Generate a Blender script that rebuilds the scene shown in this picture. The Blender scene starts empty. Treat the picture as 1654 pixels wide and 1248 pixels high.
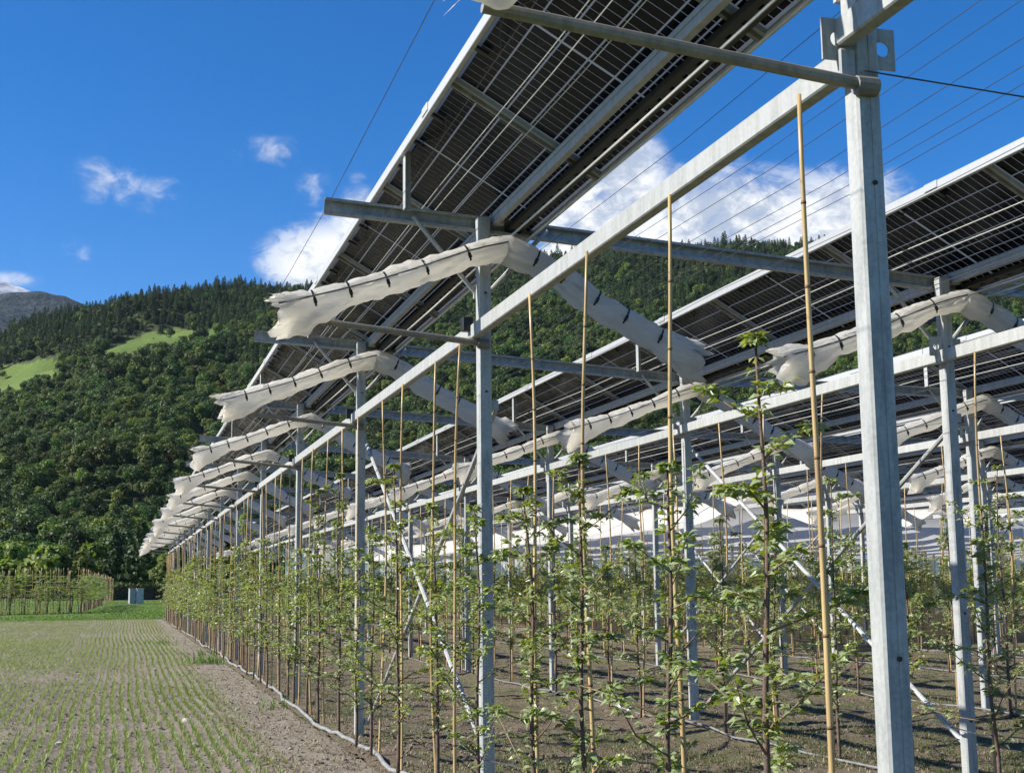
import bpy, math, random
import numpy as np
from mathutils import Matrix, Vector, noise as mnoise

# ------------------------------------------------------------------ camera
SC = bpy.context.scene
COL = SC.collection
F, YAW, PIT, ROL = 2180.0, .2820, .1458, -.0107          # focal length in px of the 1654 px photo
CAM = np.array([0, 0, 1.6])
_fw = np.array([math.sin(YAW)*math.cos(PIT), math.cos(YAW)*math.cos(PIT), math.sin(PIT)])
_r = np.array([math.cos(YAW), -math.sin(YAW), 0.0])
_u = np.cross(_r, _fw)
_r2 = math.cos(ROL)*_r + math.sin(ROL)*_u
_u2 = -math.sin(ROL)*_r + math.cos(ROL)*_u
cd = bpy.data.cameras.new('camera'); cam = bpy.data.objects.new('camera', cd); COL.objects.link(cam)
cd.sensor_width = 36; cd.sensor_fit = 'HORIZONTAL'; cd.lens = 36*F/1654
cd.clip_start = .05; cd.clip_end = 30000
cam.matrix_world = Matrix(((_r2[0], _u2[0], -_fw[0], 0), (_r2[1], _u2[1], -_fw[1], 0), (_r2[2], _u2[2], -_fw[2], 1.6), (0, 0, 0, 1)))
SC.camera = cam

def ray(x, y):
    return _fw + (x-827)/F*_r2 - (y-624)/F*_u2
def azel(x, y):
    d = ray(x, y); return math.atan2(d[0], d[1]), math.atan2(d[2], math.hypot(d[0], d[1]))
def ground(x, y, z=0.0):
    d = ray(x, y); t = (z-1.6)/d[2]; return CAM + t*d

# ------------------------------------------------------------------ sky and sun
SUN_AZ = math.radians(-82)      # measured from +Y (row direction) towards +X: the sun stands to the left
SUN_EL = math.radians(36)
W = bpy.data.worlds.new('World'); SC.world = W; W.use_nodes = True
SKY_STRENGTH = .062
SUN_STRENGTH = 5.0
EXPOSURE = 1.0

class NT:
    def __init__(s, tree): s.t = tree; s.n = tree.nodes; s.l = tree.links
    def new(s, typ, **kw):
        n = s.n.new(typ)
        for k, v in kw.items():
            setattr(n, k, v)
        return n
    def link(s, a, b): s.l.new(a, b)
    def setin(s, sock, v):
        if hasattr(v, 'is_output') or isinstance(v, bpy.types.NodeSocket): s.l.new(v, sock)
        else: sock.default_value = v
    def math(s, op, a, b=None, clamp=False):
        n = s.n.new('ShaderNodeMath'); n.operation = op; n.use_clamp = clamp
        s.setin(n.inputs[0], a)
        if b is not None: s.setin(n.inputs[1], b)
        return n.outputs[0]
    def mixc(s, fac, a, b, blend='MIX'):
        n = s.n.new('ShaderNodeMix'); n.data_type = 'RGBA'; n.blend_type = blend
        s.setin(n.inputs[0], fac)
        for sock, v in ((n.inputs[6], a), (n.inputs[7], b)):
            s.setin(sock, v if not isinstance(v, (tuple, list)) else (v[0], v[1], v[2], 1))
        return n.outputs[2]
    def maprange(s, v, a, b, c=0., d=1., smooth=True):
        n = s.n.new('ShaderNodeMapRange'); n.interpolation_type = 'SMOOTHSTEP' if smooth else 'LINEAR'; n.clamp = True
        s.setin(n.inputs[0], v)
        for i, q in enumerate((a, b, c, d)): n.inputs[1+i].default_value = q
        return n.outputs[0]
    def noise(s, vec, scale, detail=4, rough=.55, dist=0.):
        n = s.n.new('ShaderNodeTexNoise')
        if vec is not None: s.setin(n.inputs['Vector'], vec)
        n.inputs['Scale'].default_value = scale; n.inputs['Detail'].default_value = detail
        n.inputs['Roughness'].default_value = rough; n.inputs['Distortion'].default_value = dist
        return n.outputs['Fac']

def build_world():
    t = NT(W.node_tree); t.n.clear()
    out = t.new('ShaderNodeOutputWorld'); bg = t.new('ShaderNodeBackground')
    sky = t.new('ShaderNodeTexSky'); sky.sky_type = 'NISHITA'; sky.sun_disc = False
    sky.sun_elevation = SUN_EL; sky.sun_rotation = SUN_AZ; sky.altitude = 1400
    sky.air_density = 1.0; sky.dust_density = .25; sky.ozone_density = 2.6
    tc = t.new('ShaderNodeTexCoord')
    sx = t.new('ShaderNodeSeparateXYZ'); t.link(tc.outputs['Generated'], sx.inputs[0])
    x, y, z = sx.outputs
    az = t.math('ARCTAN2', x, y); el = t.math('ARCSINE', z)
    # cloud field: wind-torn noise over azimuth and elevation, gathered in banks where the sky shows them
    cv = t.new('ShaderNodeCombineXYZ'); t.link(az, cv.inputs[0]); t.link(t.math('MULTIPLY', el, 1.5), cv.inputs[1])
    n1 = t.noise(cv.outputs[0], 9, 8, .58, .6); n2 = t.noise(cv.outputs[0], 42, 7, .64, .8)
    sh = t.new('ShaderNodeVectorMath', operation='ADD'); t.link(cv.outputs[0], sh.inputs[0]); sh.inputs[1].default_value = (-.018, .022, 0)
    n1s = t.noise(sh.outputs[0], 9, 8, .58, .6); n2s = t.noise(sh.outputs[0], 42, 7, .64, .8)
    def dens(a, b): return t.math('ADD', t.math('MULTIPLY', t.math('SUBTRACT', a, .5), 1.25), t.math('MULTIPLY', t.math('SUBTRACT', b, .5), .75))
    d0 = dens(n1, n2); d1 = dens(n1s, n2s)
    total = None
    # (centre px, half sizes px, weight)
    for (px, py, rx, ry, w) in [(960, 395, 140, 115, 1.1), (1012, 305, 66, 90, 1.0), (1180, 390, 190, 100, 1.1), (1350, 370, 130, 80, 1.1), (1180, 325, 70, 60, .8), (1090, 340, 90, 60, .8),
                                (560, 430, 130, 62, 1.1), (596, 385, 66, 66, 1.0), (800, 380, 140, 100, .85),
                                (183, 292, 66, 46, .50), (255, 312, 56, 44, .44), (440, 246, 66, 30, .47), (385, 246, 40, 22, .38), (502, 310, 36, 50, .44), (535, 338, 60, 26, .42), (120, 415, 34, 30, .42), (22, 452, 48, 14, .55), (575, 285, 20, 16, .36), (445, 355, 30, 25, .22)]:
        a0, e0 = azel(px, py)
        s1 = 1.35*rx/F; s2 = 1.35*ry/F
        ax = t.math('DIVIDE', t.math('SUBTRACT', az, a0), s1); ey = t.math('DIVIDE', t.math('SUBTRACT', el, e0), s2)
        r = t.math('SQRT', t.math('ADD', t.math('MULTIPLY', ax, ax), t.math('MULTIPLY', ey, ey)))
        m = t.math('MULTIPLY', t.maprange(r, 1.25, .3 if w > .6 else .0, 0, 1), w)
        total = m if total is None else t.math('MAXIMUM', total, m)
    # the same sort of scattered clouds low round the rest of the horizon
    n3 = t.noise(cv.outputs[0], 2.3, 3, .5)
    away = t.maprange(t.math('ABSOLUTE', t.math('SUBTRACT', az, YAW)), .50, .75, 0, 1)
    band = t.math('MULTIPLY', t.maprange(el, .05, .12, 0, 1), t.maprange(el, .55, .3, 0, 1))
    gen = t.math('MULTIPLY', t.math('MULTIPLY', t.maprange(n3, .5, .72, 0, .7), away), band)
    total = t.math('MAXIMUM', total, gen)
    edge = t.math('ADD', total, t.math('MULTIPLY', t.math('MULTIPLY', d0, 2.0), t.maprange(total, .0, .4, 0, 1)))
    cl = t.math('MULTIPLY', t.maprange(edge, .14, .85, 0, 1), t.maprange(total, .0, 1.0, .0, .97, False))
    lit = t.maprange(t.math('SUBTRACT', d0, d1), -.16, .20, 0, 1)
    ccol = t.mixc(lit, (4.3, 4.9, 6.0), (9.2, 9.2, 9.0))
    skyc = t.new('ShaderNodeHueSaturation'); skyc.inputs['Saturation'].default_value = 1.46; skyc.inputs['Value'].default_value = 1.12
    t.link(sky.outputs[0], skyc.inputs['Color'])
    tint = t.mixc(1.0, skyc.outputs[0], (.86, .97, 1.16), 'MULTIPLY')
    col = t.mixc(cl, tint, ccol)
    t.link(col, bg.inputs[0]); bg.inputs[1].default_value = SKY_STRENGTH
    t.link(bg.outputs[0], out.inputs[0])
build_world()

sl = bpy.data.lights.new('sun', 'SUN'); sl.energy = SUN_STRENGTH; sl.angle = math.radians(.53); sl.color = (1, .95, .86)
sun = bpy.data.objects.new('sun', sl); COL.objects.link(sun)
sdir = Vector((math.sin(SUN_AZ)*math.cos(SUN_EL), math.cos(SUN_AZ)*math.cos(SUN_EL), math.sin(SUN_EL)))
sun.rotation_euler = sdir.to_track_quat('Z', 'Y').to_euler(); sun.location = (-20, 20, 30)
vs = SC.view_settings; vs.view_transform = 'Standard'; vs.look = 'None'; vs.gamma = 1; vs.exposure = EXPOSURE; vs.use_curve_mapping = False
SC.cycles.max_bounces = 8; SC.cycles.transparent_max_bounces = 12

# ------------------------------------------------------------------ mesh helpers
class MB:
    def __init__(s): s.v = []; s.f = []; s.m = []; s.n = 0; s.cm = 0
    def add(s, V, Fc):
        o = s.n; s.v.extend([tuple(map(float, q)) for q in V]); s.n += len(V)
        for f in Fc: s.f.append(tuple(i+o for i in f)); s.m.append(s.cm)
        return o
    def box(s, c, d, M=None):
        hx, hy, hz = d[0]/2, d[1]/2, d[2]/2
        P = [(-hx,-hy,-hz),(hx,-hy,-hz),(hx,hy,-hz),(-hx,hy,-hz),(-hx,-hy,hz),(hx,-hy,hz),(hx,hy,hz),(-hx,hy,hz)]
        if M is not None: P = [tuple(M @ Vector(p)) for p in P]
        s.add([(p[0]+c[0], p[1]+c[1], p[2]+c[2]) for p in P], [(0,3,2,1),(4,5,6,7),(0,1,5,4),(1,2,6,5),(2,3,7,6),(3,0,4,7)])
    def bbox(s, c, d, b=.004):
        # box with chamfered edges
        h = [q/2 for q in d]; V = []; idx = {}
        for sx in (-1,1):
            for sy in (-1,1):
                for sz in (-1,1):
                    for ax in range(3):
                        p = [sx*(h[0]-b), sy*(h[1]-b), sz*(h[2]-b)]; p[ax] += b*(sx,sy,sz)[ax]
                        idx[(sx,sy,sz,ax)] = len(V); V.append((p[0]+c[0], p[1]+c[1], p[2]+c[2]))
        Fc = []
        for ax in range(3):
            for sg in (-1,1):
                o = [a for a in range(3) if a != ax]; ring = []
                for (a, b2) in ((-1,-1),(1,-1),(1,1),(-1,1)):
                    k = [0,0,0]; k[ax] = sg; k[o[0]] = a; k[o[1]] = b2; ring.append(idx[(*k, ax)])
                Fc.append(tuple(ring))
        for ax in range(3):
            o = [a for a in range(3) if a != ax]
            for a in (-1,1):
                for b2 in (-1,1):
                    k = [0,0,0]; k[o[0]] = a; k[o[1]] = b2
                    k1 = list(k); k1[ax] = -1; k2 = list(k); k2[ax] = 1
                    Fc.append((idx[(*k1,o[0])], idx[(*k2,o[0])], idx[(*k2,o[1])], idx[(*k1,o[1])]))
        for sx in (-1,1):
            for sy in (-1,1):
                for sz in (-1,1): Fc.append((idx[(sx,sy,sz,0)], idx[(sx,sy,sz,1)], idx[(sx,sy,sz,2)]))
        s.add(V, Fc)
    def tube(s, path, rad, n=8, cap=True, jit=None):
        P = [Vector(p) for p in path]; m = len(P)
        if not hasattr(rad, '__len__'): rad = [rad]*m
        t0 = (P[1]-P[0]).normalized(); up = Vector((0,0,1)) if abs(t0.z) < .9 else Vector((1,0,0))
        V = []; 
        for i in range(m):
            t = (P[min(i+1,m-1)]-P[max(i-1,0)]).normalized()
            a = t.cross(up).normalized(); b = a.cross(t)
            for k in range(n):
                an = 2*math.pi*k/n; rr = rad[i]*(jit(i,k) if jit else 1)
                V.append(P[i]+a*(math.cos(an)*rr)+b*(math.sin(an)*rr))
        Fc = [(i*n+k, i*n+(k+1)%n, (i+1)*n+(k+1)%n, (i+1)*n+k) for i in range(m-1) for k in range(n)]
        if cap: Fc += [tuple(range(n))[::-1], tuple((m-1)*n+k for k in range(n))]
        s.add(V, Fc)
    def sweep(s, prof, A, B, xax):
        # closed profile [(a,b)] swept straight from A to B; a along xax, b along the third axis
        A, B, xax = Vector(A), Vector(B), Vector(xax); t = (B-A).normalized(); yv = t.cross(xax).normalized(); xv = yv.cross(t)
        n = len(prof); V = [A+xv*p[0]+yv*p[1] for p in prof]+[B+xv*p[0]+yv*p[1] for p in prof]
        s.add(V, [(k,(k+1)%n,n+(k+1)%n,n+k) for k in range(n)])
        # end caps as quads strips are skipped for open channels; ngon caps
        s.add(V, [tuple(range(n))[::-1], tuple(range(n,2*n))])
    def mesh(s, name, mats, smooth=False):
        me = bpy.data.meshes.new(name); me.from_pydata(s.v, [], s.f)
        for mm in (mats if isinstance(mats, (list,tuple)) else [mats]): me.materials.append(mm)
        if any(s.m): me.polygons.foreach_set('material_index', s.m)
        if smooth: me.polygons.foreach_set('use_smooth', [True]*len(s.f))
        me.update(); return me
def npmesh(name, V, Fq, mat, smooth=False):
    """fast mesh from numpy arrays; Fq (n,3) or (n,4)"""
    me = bpy.data.meshes.new(name); V = np.asarray(V, np.float32); Fq = np.asarray(Fq, np.int32)
    k = Fq.shape[1]; me.vertices.add(len(V)); me.vertices.foreach_set('co', V.ravel())
    me.loops.add(Fq.size); me.loops.foreach_set('vertex_index', Fq.ravel())
    me.polygons.add(len(Fq)); me.polygons.foreach_set('loop_start', np.arange(0, Fq.size, k, dtype=np.int32))
    me.polygons.foreach_set('use_smooth', np.full(len(Fq), smooth)); me.materials.append(mat)
    me.update(calc_edges=True); me.validate(); return me
def obj(name, me, parent=None, loc=(0,0,0), rot=(0,0,0), scale=None):
    o = bpy.data.objects.new(name, me); COL.objects.link(o)
    o.location = loc; o.rotation_euler = rot
    if scale is not None: o.scale = scale
    if parent is not None: o.parent = parent
    return o
def tag(o, label, cat, group=None):
    o['label'] = label; o['category'] = cat
    if group: o['group'] = group
    return o
def thing(name, label, cat, loc=(0,0,0), rot=(0,0,0), group=None, scale=None):
    e = obj(name, None, None, loc, rot, scale); e.empty_display_size = .1
    return tag(e, label, cat, group)
def struct(o): o['kind'] = 'structure'; return o
def stuff(o): o['kind'] = 'stuff'; return o

# ------------------------------------------------------------------ materials
def newmat(name):
    m = bpy.data.materials.new(name); m.use_nodes = True; t = NT(m.node_tree); t.n.clear()
    out = t.new('ShaderNodeOutputMaterial'); return m, t, out
def mk(name, c1, c2=None, rough=.6, metal=0., scale=8., detail=5, bump=0., bscale=None, rnd=0., spec=.5, r2=None, stretch=None, coord='Object'):
    m, t, out = newmat(name); p = t.new('ShaderNodeBsdfPrincipled'); t.link(p.outputs[0], out.inputs[0])
    tc = t.new('ShaderNodeTexCoord'); vec = tc.outputs[coord]
    if stretch:
        mp = t.new('ShaderNodeMapping'); mp.inputs['Scale'].default_value = stretch; t.link(vec, mp.inputs[0]); vec = mp.outputs[0]
    n = t.noise(vec, scale, detail)
    f = t.maprange(n, .3, .7)
    col = t.mixc(f, c1, c2 or tuple(q*.75 for q in c1))
    if rnd:
        oi = t.new('ShaderNodeObjectInfo'); h = t.new('ShaderNodeHueSaturation'); t.link(col, h.inputs['Color'])
        t.link(t.maprange(oi.outputs['Random'], 0, 1, 1-rnd, 1+rnd, False), h.inputs['Value']); col = h.outputs[0]
    t.link(col, p.inputs['Base Color']); p.inputs['Metallic'].default_value = metal
    p.inputs['Specular IOR Level'].default_value = spec
    if r2 is not None: t.link(t.maprange(n, .3, .7, rough, r2), p.inputs['Roughness'])
    else: p.inputs['Roughness'].default_value = rough
    if bump:
        b = t.new('ShaderNodeBump'); b.inputs['Strength'].default_value = 1; b.inputs['Distance'].default_value = bump
        t.link(t.noise(vec, bscale or scale*4, 4, .6), b.inputs['Height']); t.link(b.outputs[0], p.inputs['Normal'])
    return m
def leafmat(name, c1, c2, trans=.35, rough=.42, island=True, under=None, spec=.5, var=.25):
    m, t, out = newmat(name); p = t.new('ShaderNodeBsdfPrincipled'); tr = t.new('ShaderNodeBsdfTranslucent'); mx = t.new('ShaderNodeMixShader')
    g = t.new('ShaderNodeNewGeometry'); oi = t.new('ShaderNodeObjectInfo')
    r = g.outputs['Random Per Island'] if island else oi.outputs['Random']
    col = t.mixc(r, c1, c2)
    h = t.new('ShaderNodeHueSaturation'); t.link(col, h.inputs['Color']); t.link(t.maprange(oi.outputs['Random'], 0, 1, 1-var, 1+var, False), h.inputs['Value'])
    t.link(t.maprange(t.math('FRACT', t.math('MULTIPLY', oi.outputs['Random'], 7.3)), 0, 1, .5-var*.07, .5+var*.05, False), h.inputs['Hue'])
    top = h.outputs[0]
    if under: top = t.mixc(g.outputs['Backfacing'], top, under)
    t.link(top, p.inputs['Base Color']); p.inputs['Roughness'].default_value = rough; p.inputs['Specular IOR Level'].default_value = spec
    tcol = t.mixc(1., h.outputs[0], (1.5, 1.6, .7), 'MULTIPLY'); t.link(tcol, tr.inputs[0])
    mx.inputs[0].default_value = trans; t.link(p.outputs[0], mx.inputs[1]); t.link(tr.outputs[0], mx.inputs[2]); t.link(mx.outputs[0], out.inputs[0])
    return m

M = {}
def steelmat(name, c1, c2, metal=.45, rough=.42):
    m, t, out = newmat(name); p = t.new('ShaderNodeBsdfPrincipled'); t.link(p.outputs[0], out.inputs[0])
    tc = t.new('ShaderNodeTexCoord'); v = tc.outputs['Object']
    vo = t.new('ShaderNodeTexVoronoi'); t.link(v, vo.inputs['Vector']); vo.inputs['Scale'].default_value = 70
    sp = t.new('ShaderNodeSeparateColor'); t.link(vo.outputs['Color'], sp.inputs[0])
    mp = t.new('ShaderNodeMapping'); mp.inputs['Scale'].default_value = (1, 1, .18); t.link(v, mp.inputs[0])
    n = t.noise(mp.outputs[0], 16, 6, .65)
    f = t.math('ADD', t.math('MULTIPLY', sp.outputs[0], .3), t.math('MULTIPLY', t.maprange(n, .3, .7), .7))
    col = t.mixc(f, c1, c2)
    st = t.maprange(t.noise(mp.outputs[0], 5, 4, .7), .62, .78); col = t.mixc(t.math('MULTIPLY', st, .35), col, (.30, .29, .26))
    oi = t.new('ShaderNodeObjectInfo'); h = t.new('ShaderNodeHueSaturation'); t.link(col, h.inputs['Color']); t.link(t.maprange(oi.outputs['Random'], 0, 1, .9, 1.08, False), h.inputs['Value'])
    t.link(h.outputs[0], p.inputs['Base Color']); p.inputs['Metallic'].default_value = metal
    t.link(t.maprange(f, 0, 1, rough, rough+.2), p.inputs['Roughness'])
    return m
M['steel'] = steelmat('galvanised_steel', (.46, .465, .45), (.25, .262, .26), .25, .5)
M['beam'] = steelmat('beam_steel', (.44, .445, .43), (.27, .28, .27), .25, .5)
M['alu'] = steelmat('aluminium', (.46, .47, .465), (.36, .37, .37), .3, .45)
M['frame'] = steelmat('panel_frame', (.30, .28, .25), (.20, .19, .17), .5, .5)
M['black'] = mk('black_plastic', (.012, .012, .013), rough=.45)
M['wire'] = mk('wire_steel', (.10, .10, .10), (.06, .06, .07), rough=.45, metal=.3)
M['ridge'] = mk('white_cable', (.62, .62, .58), (.48, .48, .45), rough=.5)
M['cell'] = mk('solar_cell', (.003, .004, .007), (.006, .007, .011), rough=.2, r2=.38, scale=3, spec=.10, rnd=.3)
M['bamboo'] = None
M['bark'] = mk('apple_bark', (.16, .095, .065), (.075, .05, .038), rough=.8, scale=25, bump=.004)
M['twig'] = mk('apple_twig', (.20, .13, .075), (.10, .07, .04), rough=.7, scale=20)
M['leaf'] = leafmat('apple_leaf', (.14, .185, .03), (.31, .335, .08), .36, .36, True, (.26, .31, .15))
M['leafobj'] = leafmat('apple_leaf_single', (.125, .175, .03), (.29, .325, .075), .36, .34, False, (.26, .31, .15))
M['hose'] = mk('white_hose', (.24, .24, .235), (.16, .16, .155), rough=.55, scale=6)
M['drip'] = mk('grey_hose', (.20, .20, .20), (.12, .12, .12), rough=.5, scale=6)
M['stone'] = mk('stone', (.42, .40, .36), (.28, .26, .23), rough=.85, scale=20, bump=.004, rnd=.25)
M['clod'] = mk('clod', (.20, .165, .125), (.13, .105, .08), rough=.95, scale=30, bump=.003, rnd=.2)
M['seedling'] = leafmat('seedling_leaf', (.12, .16, .04), (.23, .255, .09), .3, .5)
M['grass'] = leafmat('grass_blade', (.07, .13, .022), (.15, .22, .05), .35, .45)
M['weed'] = leafmat('weed_leaf', (.085, .12, .035), (.17, .18, .07), .3, .6)
M['litter'] = leafmat('dry_litter', (.23, .17, .10), (.40, .33, .22), .1, .8)

def bamboomat():
    m, t, out = newmat('bamboo_cane'); p = t.new('ShaderNodeBsdfPrincipled'); t.link(p.outputs[0], out.inputs[0])
    tc = t.new('ShaderNodeTexCoord'); v = tc.outputs['Object']
    mp = t.new('ShaderNodeMapping'); mp.inputs['Scale'].default_value = (1, 1, .08); t.link(v, mp.inputs[0])
    oi = t.new('ShaderNodeObjectInfo')
    ad = t.new('ShaderNodeVectorMath', operation='ADD'); t.link(mp.outputs[0], ad.inputs[0])
    cb = t.new('ShaderNodeCombineXYZ'); t.link(t.math('MULTIPLY', oi.outputs['Random'], 40), cb.inputs[2]); t.link(cb.outputs[0], ad.inputs[1])
    n = t.noise(ad.outputs[0], 14, 5, .6)
    col = t.mixc(t.maprange(n, .35, .7), (.50, .36, .16), (.27, .175, .08))
    h = t.new('ShaderNodeHueSaturation'); t.link(col, h.inputs['Color']); t.link(t.maprange(oi.outputs['Random'], 0, 1, .75, 1.2, False), h.inputs['Value'])
    t.link(h.outputs[0], p.inputs['Base Color']); p.inputs['Roughness'].default_value = .4
    return m
M['bamboo'] = bamboomat()
M['node'] = mk('bamboo_node', (.16, .09, .04), (.10, .06, .03), rough=.6)

def netmat():
    m, t, out = newmat('white_net'); p = t.new('ShaderNodeBsdfPrincipled'); tr = t.new('ShaderNodeBsdfTranslucent'); mx = t.new('ShaderNodeMixShader')
    tc = t.new('ShaderNodeTexCoord'); v = tc.outputs['Object']
    n = t.noise(v, 9, 6, .65); col = t.mixc(t.maprange(n, .3, .75), (.90, .89, .86), (.82, .80, .76))
    t.link(col, p.inputs['Base Color']); p.inputs['Roughness'].default_value = .6; tr.inputs[0].default_value = (.95, .92, .85, 1)
    wv = t.new('ShaderNodeMapping'); wv.inputs['Scale'].default_value = (.5, 1.6, 1.6); t.link(v, wv.inputs[0])
    b = t.new('ShaderNodeBump'); b.inputs['Distance'].default_value = .035; t.link(t.noise(wv.outputs[0], 22, 6, .66, 1.6), b.inputs['Height']); t.link(b.outputs[0], p.inputs['Normal'])
    mx.inputs[0].default_value = .58; t.link(p.outputs[0], mx.inputs[1]); t.link(tr.outputs[0], mx.inputs[2]); t.link(mx.outputs[0], out.inputs[0]); return m
M['net'] = netmat()
def glassmat():
    m, t, out = newmat('panel_glass'); p = t.new('ShaderNodeBsdfPrincipled'); tr = t.new('ShaderNodeBsdfTranslucent'); mx = t.new('ShaderNodeMixShader')
    p.inputs['Base Color'].default_value = (.42, .42, .42, 1); p.inputs['Roughness'].default_value = .25; tr.inputs[0].default_value = (.8, .8, .78, 1)
    mx.inputs[0].default_value = .5; t.link(p.outputs[0], mx.inputs[1]); t.link(tr.outputs[0], mx.inputs[2]); t.link(mx.outputs[0], out.inputs[0]); return m
M['glass'] = glassmat()

def soilmat(name, a, b, c, green=None, gthr=(.5, .66), gsc=1.3):
    m, t, out = newmat(name); p = t.new('ShaderNodeBsdfPrincipled'); t.link(p.outputs[0], out.inputs[0])
    tc = t.new('ShaderNodeTexCoord'); v = tc.outputs['Object']
    n1 = t.noise(v, 1.1, 6, .6); n2 = t.noise(v, 14, 6, .7); n3 = t.noise(v, 60, 4, .7)
    col = t.mixc(t.maprange(n1, .3, .7), a, b); col = t.mixc(t.maprange(n2, .35, .72), col, c)
    col = t.mixc(t.maprange(n3, .60, .74), col, tuple(min(1, q*1.9) for q in a))
    if green:
        gm = t.math('MULTIPLY', t.maprange(t.noise(v, gsc, 6, .62), *gthr), t.maprange(n2, .35, .6)); col = t.mixc(t.math('MULTIPLY', gm, .85), col, green)
    t.link(col, p.inputs['Base Color']); p.inputs['Roughness'].default_value = .95; p.inputs['Specular IOR Level'].default_value = .2
    bp = t.new('ShaderNodeBump'); bp.inputs['Distance'].default_value = .03; t.link(t.noise(v, 22, 6, .75), bp.inputs['Height']); t.link(bp.outputs[0], p.inputs['Normal'])
    return m
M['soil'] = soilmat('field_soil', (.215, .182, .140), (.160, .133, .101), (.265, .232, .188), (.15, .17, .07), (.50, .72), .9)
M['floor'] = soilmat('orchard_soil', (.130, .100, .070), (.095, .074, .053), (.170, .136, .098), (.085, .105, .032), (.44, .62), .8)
M['lawn'] = soilmat('lawn', (.09, .14, .028), (.115, .16, .04), (.075, .115, .024))
M['valley'] = soilmat('valley_ground', (.085, .125, .035), (.10, .11, .045), (.07, .10, .03))

# ------------------------------------------------------------------ array layout
X1, Y0, A, D = 2.426, 3.97, 5.11, 3.75
HB, HT = 3.36, 4.205
NI = 14                         # frames 0..13 along a row (and one just behind the camera)
NK = 14                         # rows to the right
Y_END = Y0 + A*13
def dzt(k): return (0, -.24, -.30)[k] if k < 3 else -.32     # tops fall away slightly to the right
def dzb(k): return (0, -.04, -.06)[k] if k < 3 else -.07
def row_x(k): return X1 + D*k
def fr_y(i): return Y0 + A*i
VIS_R = math.tan(YAW + math.atan(827/F) + math.radians(3))
def vis(x, y, m=0.):             # inside the view wedge (with a margin in metres)
    return x <= (y+m)*VIS_R + m*.5
ORD = ['first', 'second', 'third', 'fourth', 'fifth', 'sixth', 'seventh', 'eighth', 'ninth', 'tenth', 'eleventh', 'twelfth', 'thirteenth', 'fourteenth', 'fifteenth']
def rowname(k): return 'outer row along the white hose' if k == 0 else '%s row from the white hose' % ORD[k]
def rown(k): return 'outer row' if k == 0 else '%s row' % ORD[k]

# ------------------------------------------------------------------ ground
def mnz(x, y, s, o=0.): return mnoise.noise((x*s+o, y*s-o, o*.37))
def grid_sheet(name, xs, ys, fz, mat):
    nx, ny = len(xs), len(ys); X, Y = np.meshgrid(xs, ys)
    Z = fz(X, Y); V = np.stack([X, Y, Z], -1).reshape(-1, 3)
    i = np.arange(ny-1)[:, None]*nx + np.arange(nx-1)[None]; Fq = np.stack([i, i+1, i+nx+1, i+nx], -1).reshape(-1, 4)
    return struct(obj(name, npmesh(name, V, Fq, mat, True)))
rng = np.random.default_rng(7)
def vnoise(shape_xy, s, seed):
    """cheap smooth value noise on arrays X,Y"""
    X, Y = shape_xy; g = np.random.default_rng(seed).random((257, 257))
    u = X*s; v = Y*s; iu = np.floor(u).astype(int); iv = np.floor(v).astype(int); fu = u-iu; fv = v-iv
    fu = fu*fu*(3-2*fu); fv = fv*fv*(3-2*fv); iu %= 256; iv %= 256
    return (g[iv, iu]*(1-fu)+g[iv, iu+1]*fu)*(1-fv) + (g[iv+1, iu]*(1-fu)+g[iv+1, iu+1]*fu)*fv
def rough(X, Y, seed=0):
    return .030*(vnoise((X, Y), 2.1, seed)-.5)+.026*(vnoise((X, Y), 6.3, seed+1)-.5)+.020*(vnoise((X, Y), 15, seed+2)-.5)
FX1 = 2.18     # where the tilled field meets the orchard strip
def row_amp(X, Y): return np.clip((1.55+(Y-12)*.008-X)/.5, 0, 1)
PITCH = .122
def row_wob(Y): return .045*np.sin(Y*.22)+.012*np.sin(Y*.8+1)
def field_z(X, Y):
    ph = (X-row_wob(Y))/PITCH
    return .035+rough(X, Y, 3)+.010*np.cos(2*np.pi*ph)*row_amp(X, Y)
gm = MB(); gm.add([(-6000,-6000,-.03),(6000,-6000,-.03),(6000,6000,-.03),(-6000,6000,-.03)], [(0,1,2,3)])
struct(obj('ground', gm.mesh('ground', M['valley'])))
ys = np.concatenate([np.arange(7, 26, .05), np.arange(26, 40, .12), np.arange(40, 74.6, .3)])
xs = np.concatenate([np.arange(-16, -4, .25), np.arange(-4, FX1+.001, .045)])
grid_sheet('field', xs, ys, field_z, M['soil'])
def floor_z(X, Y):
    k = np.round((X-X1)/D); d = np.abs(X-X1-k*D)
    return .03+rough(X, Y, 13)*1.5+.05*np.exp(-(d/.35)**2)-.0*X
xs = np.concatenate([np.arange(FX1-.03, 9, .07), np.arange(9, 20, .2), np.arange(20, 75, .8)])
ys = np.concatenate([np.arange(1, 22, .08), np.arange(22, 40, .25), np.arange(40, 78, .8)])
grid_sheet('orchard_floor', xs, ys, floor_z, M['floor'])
xs = np.arange(-40, 60, 1.0); ys = np.arange(74.0, 232, 1.5)
grid_sheet('grass_verge', xs, ys, lambda X, Y: .05+.10*(vnoise((X, Y), .25, 5)-.5)+(Y-74)*.0, M['lawn'])

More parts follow.
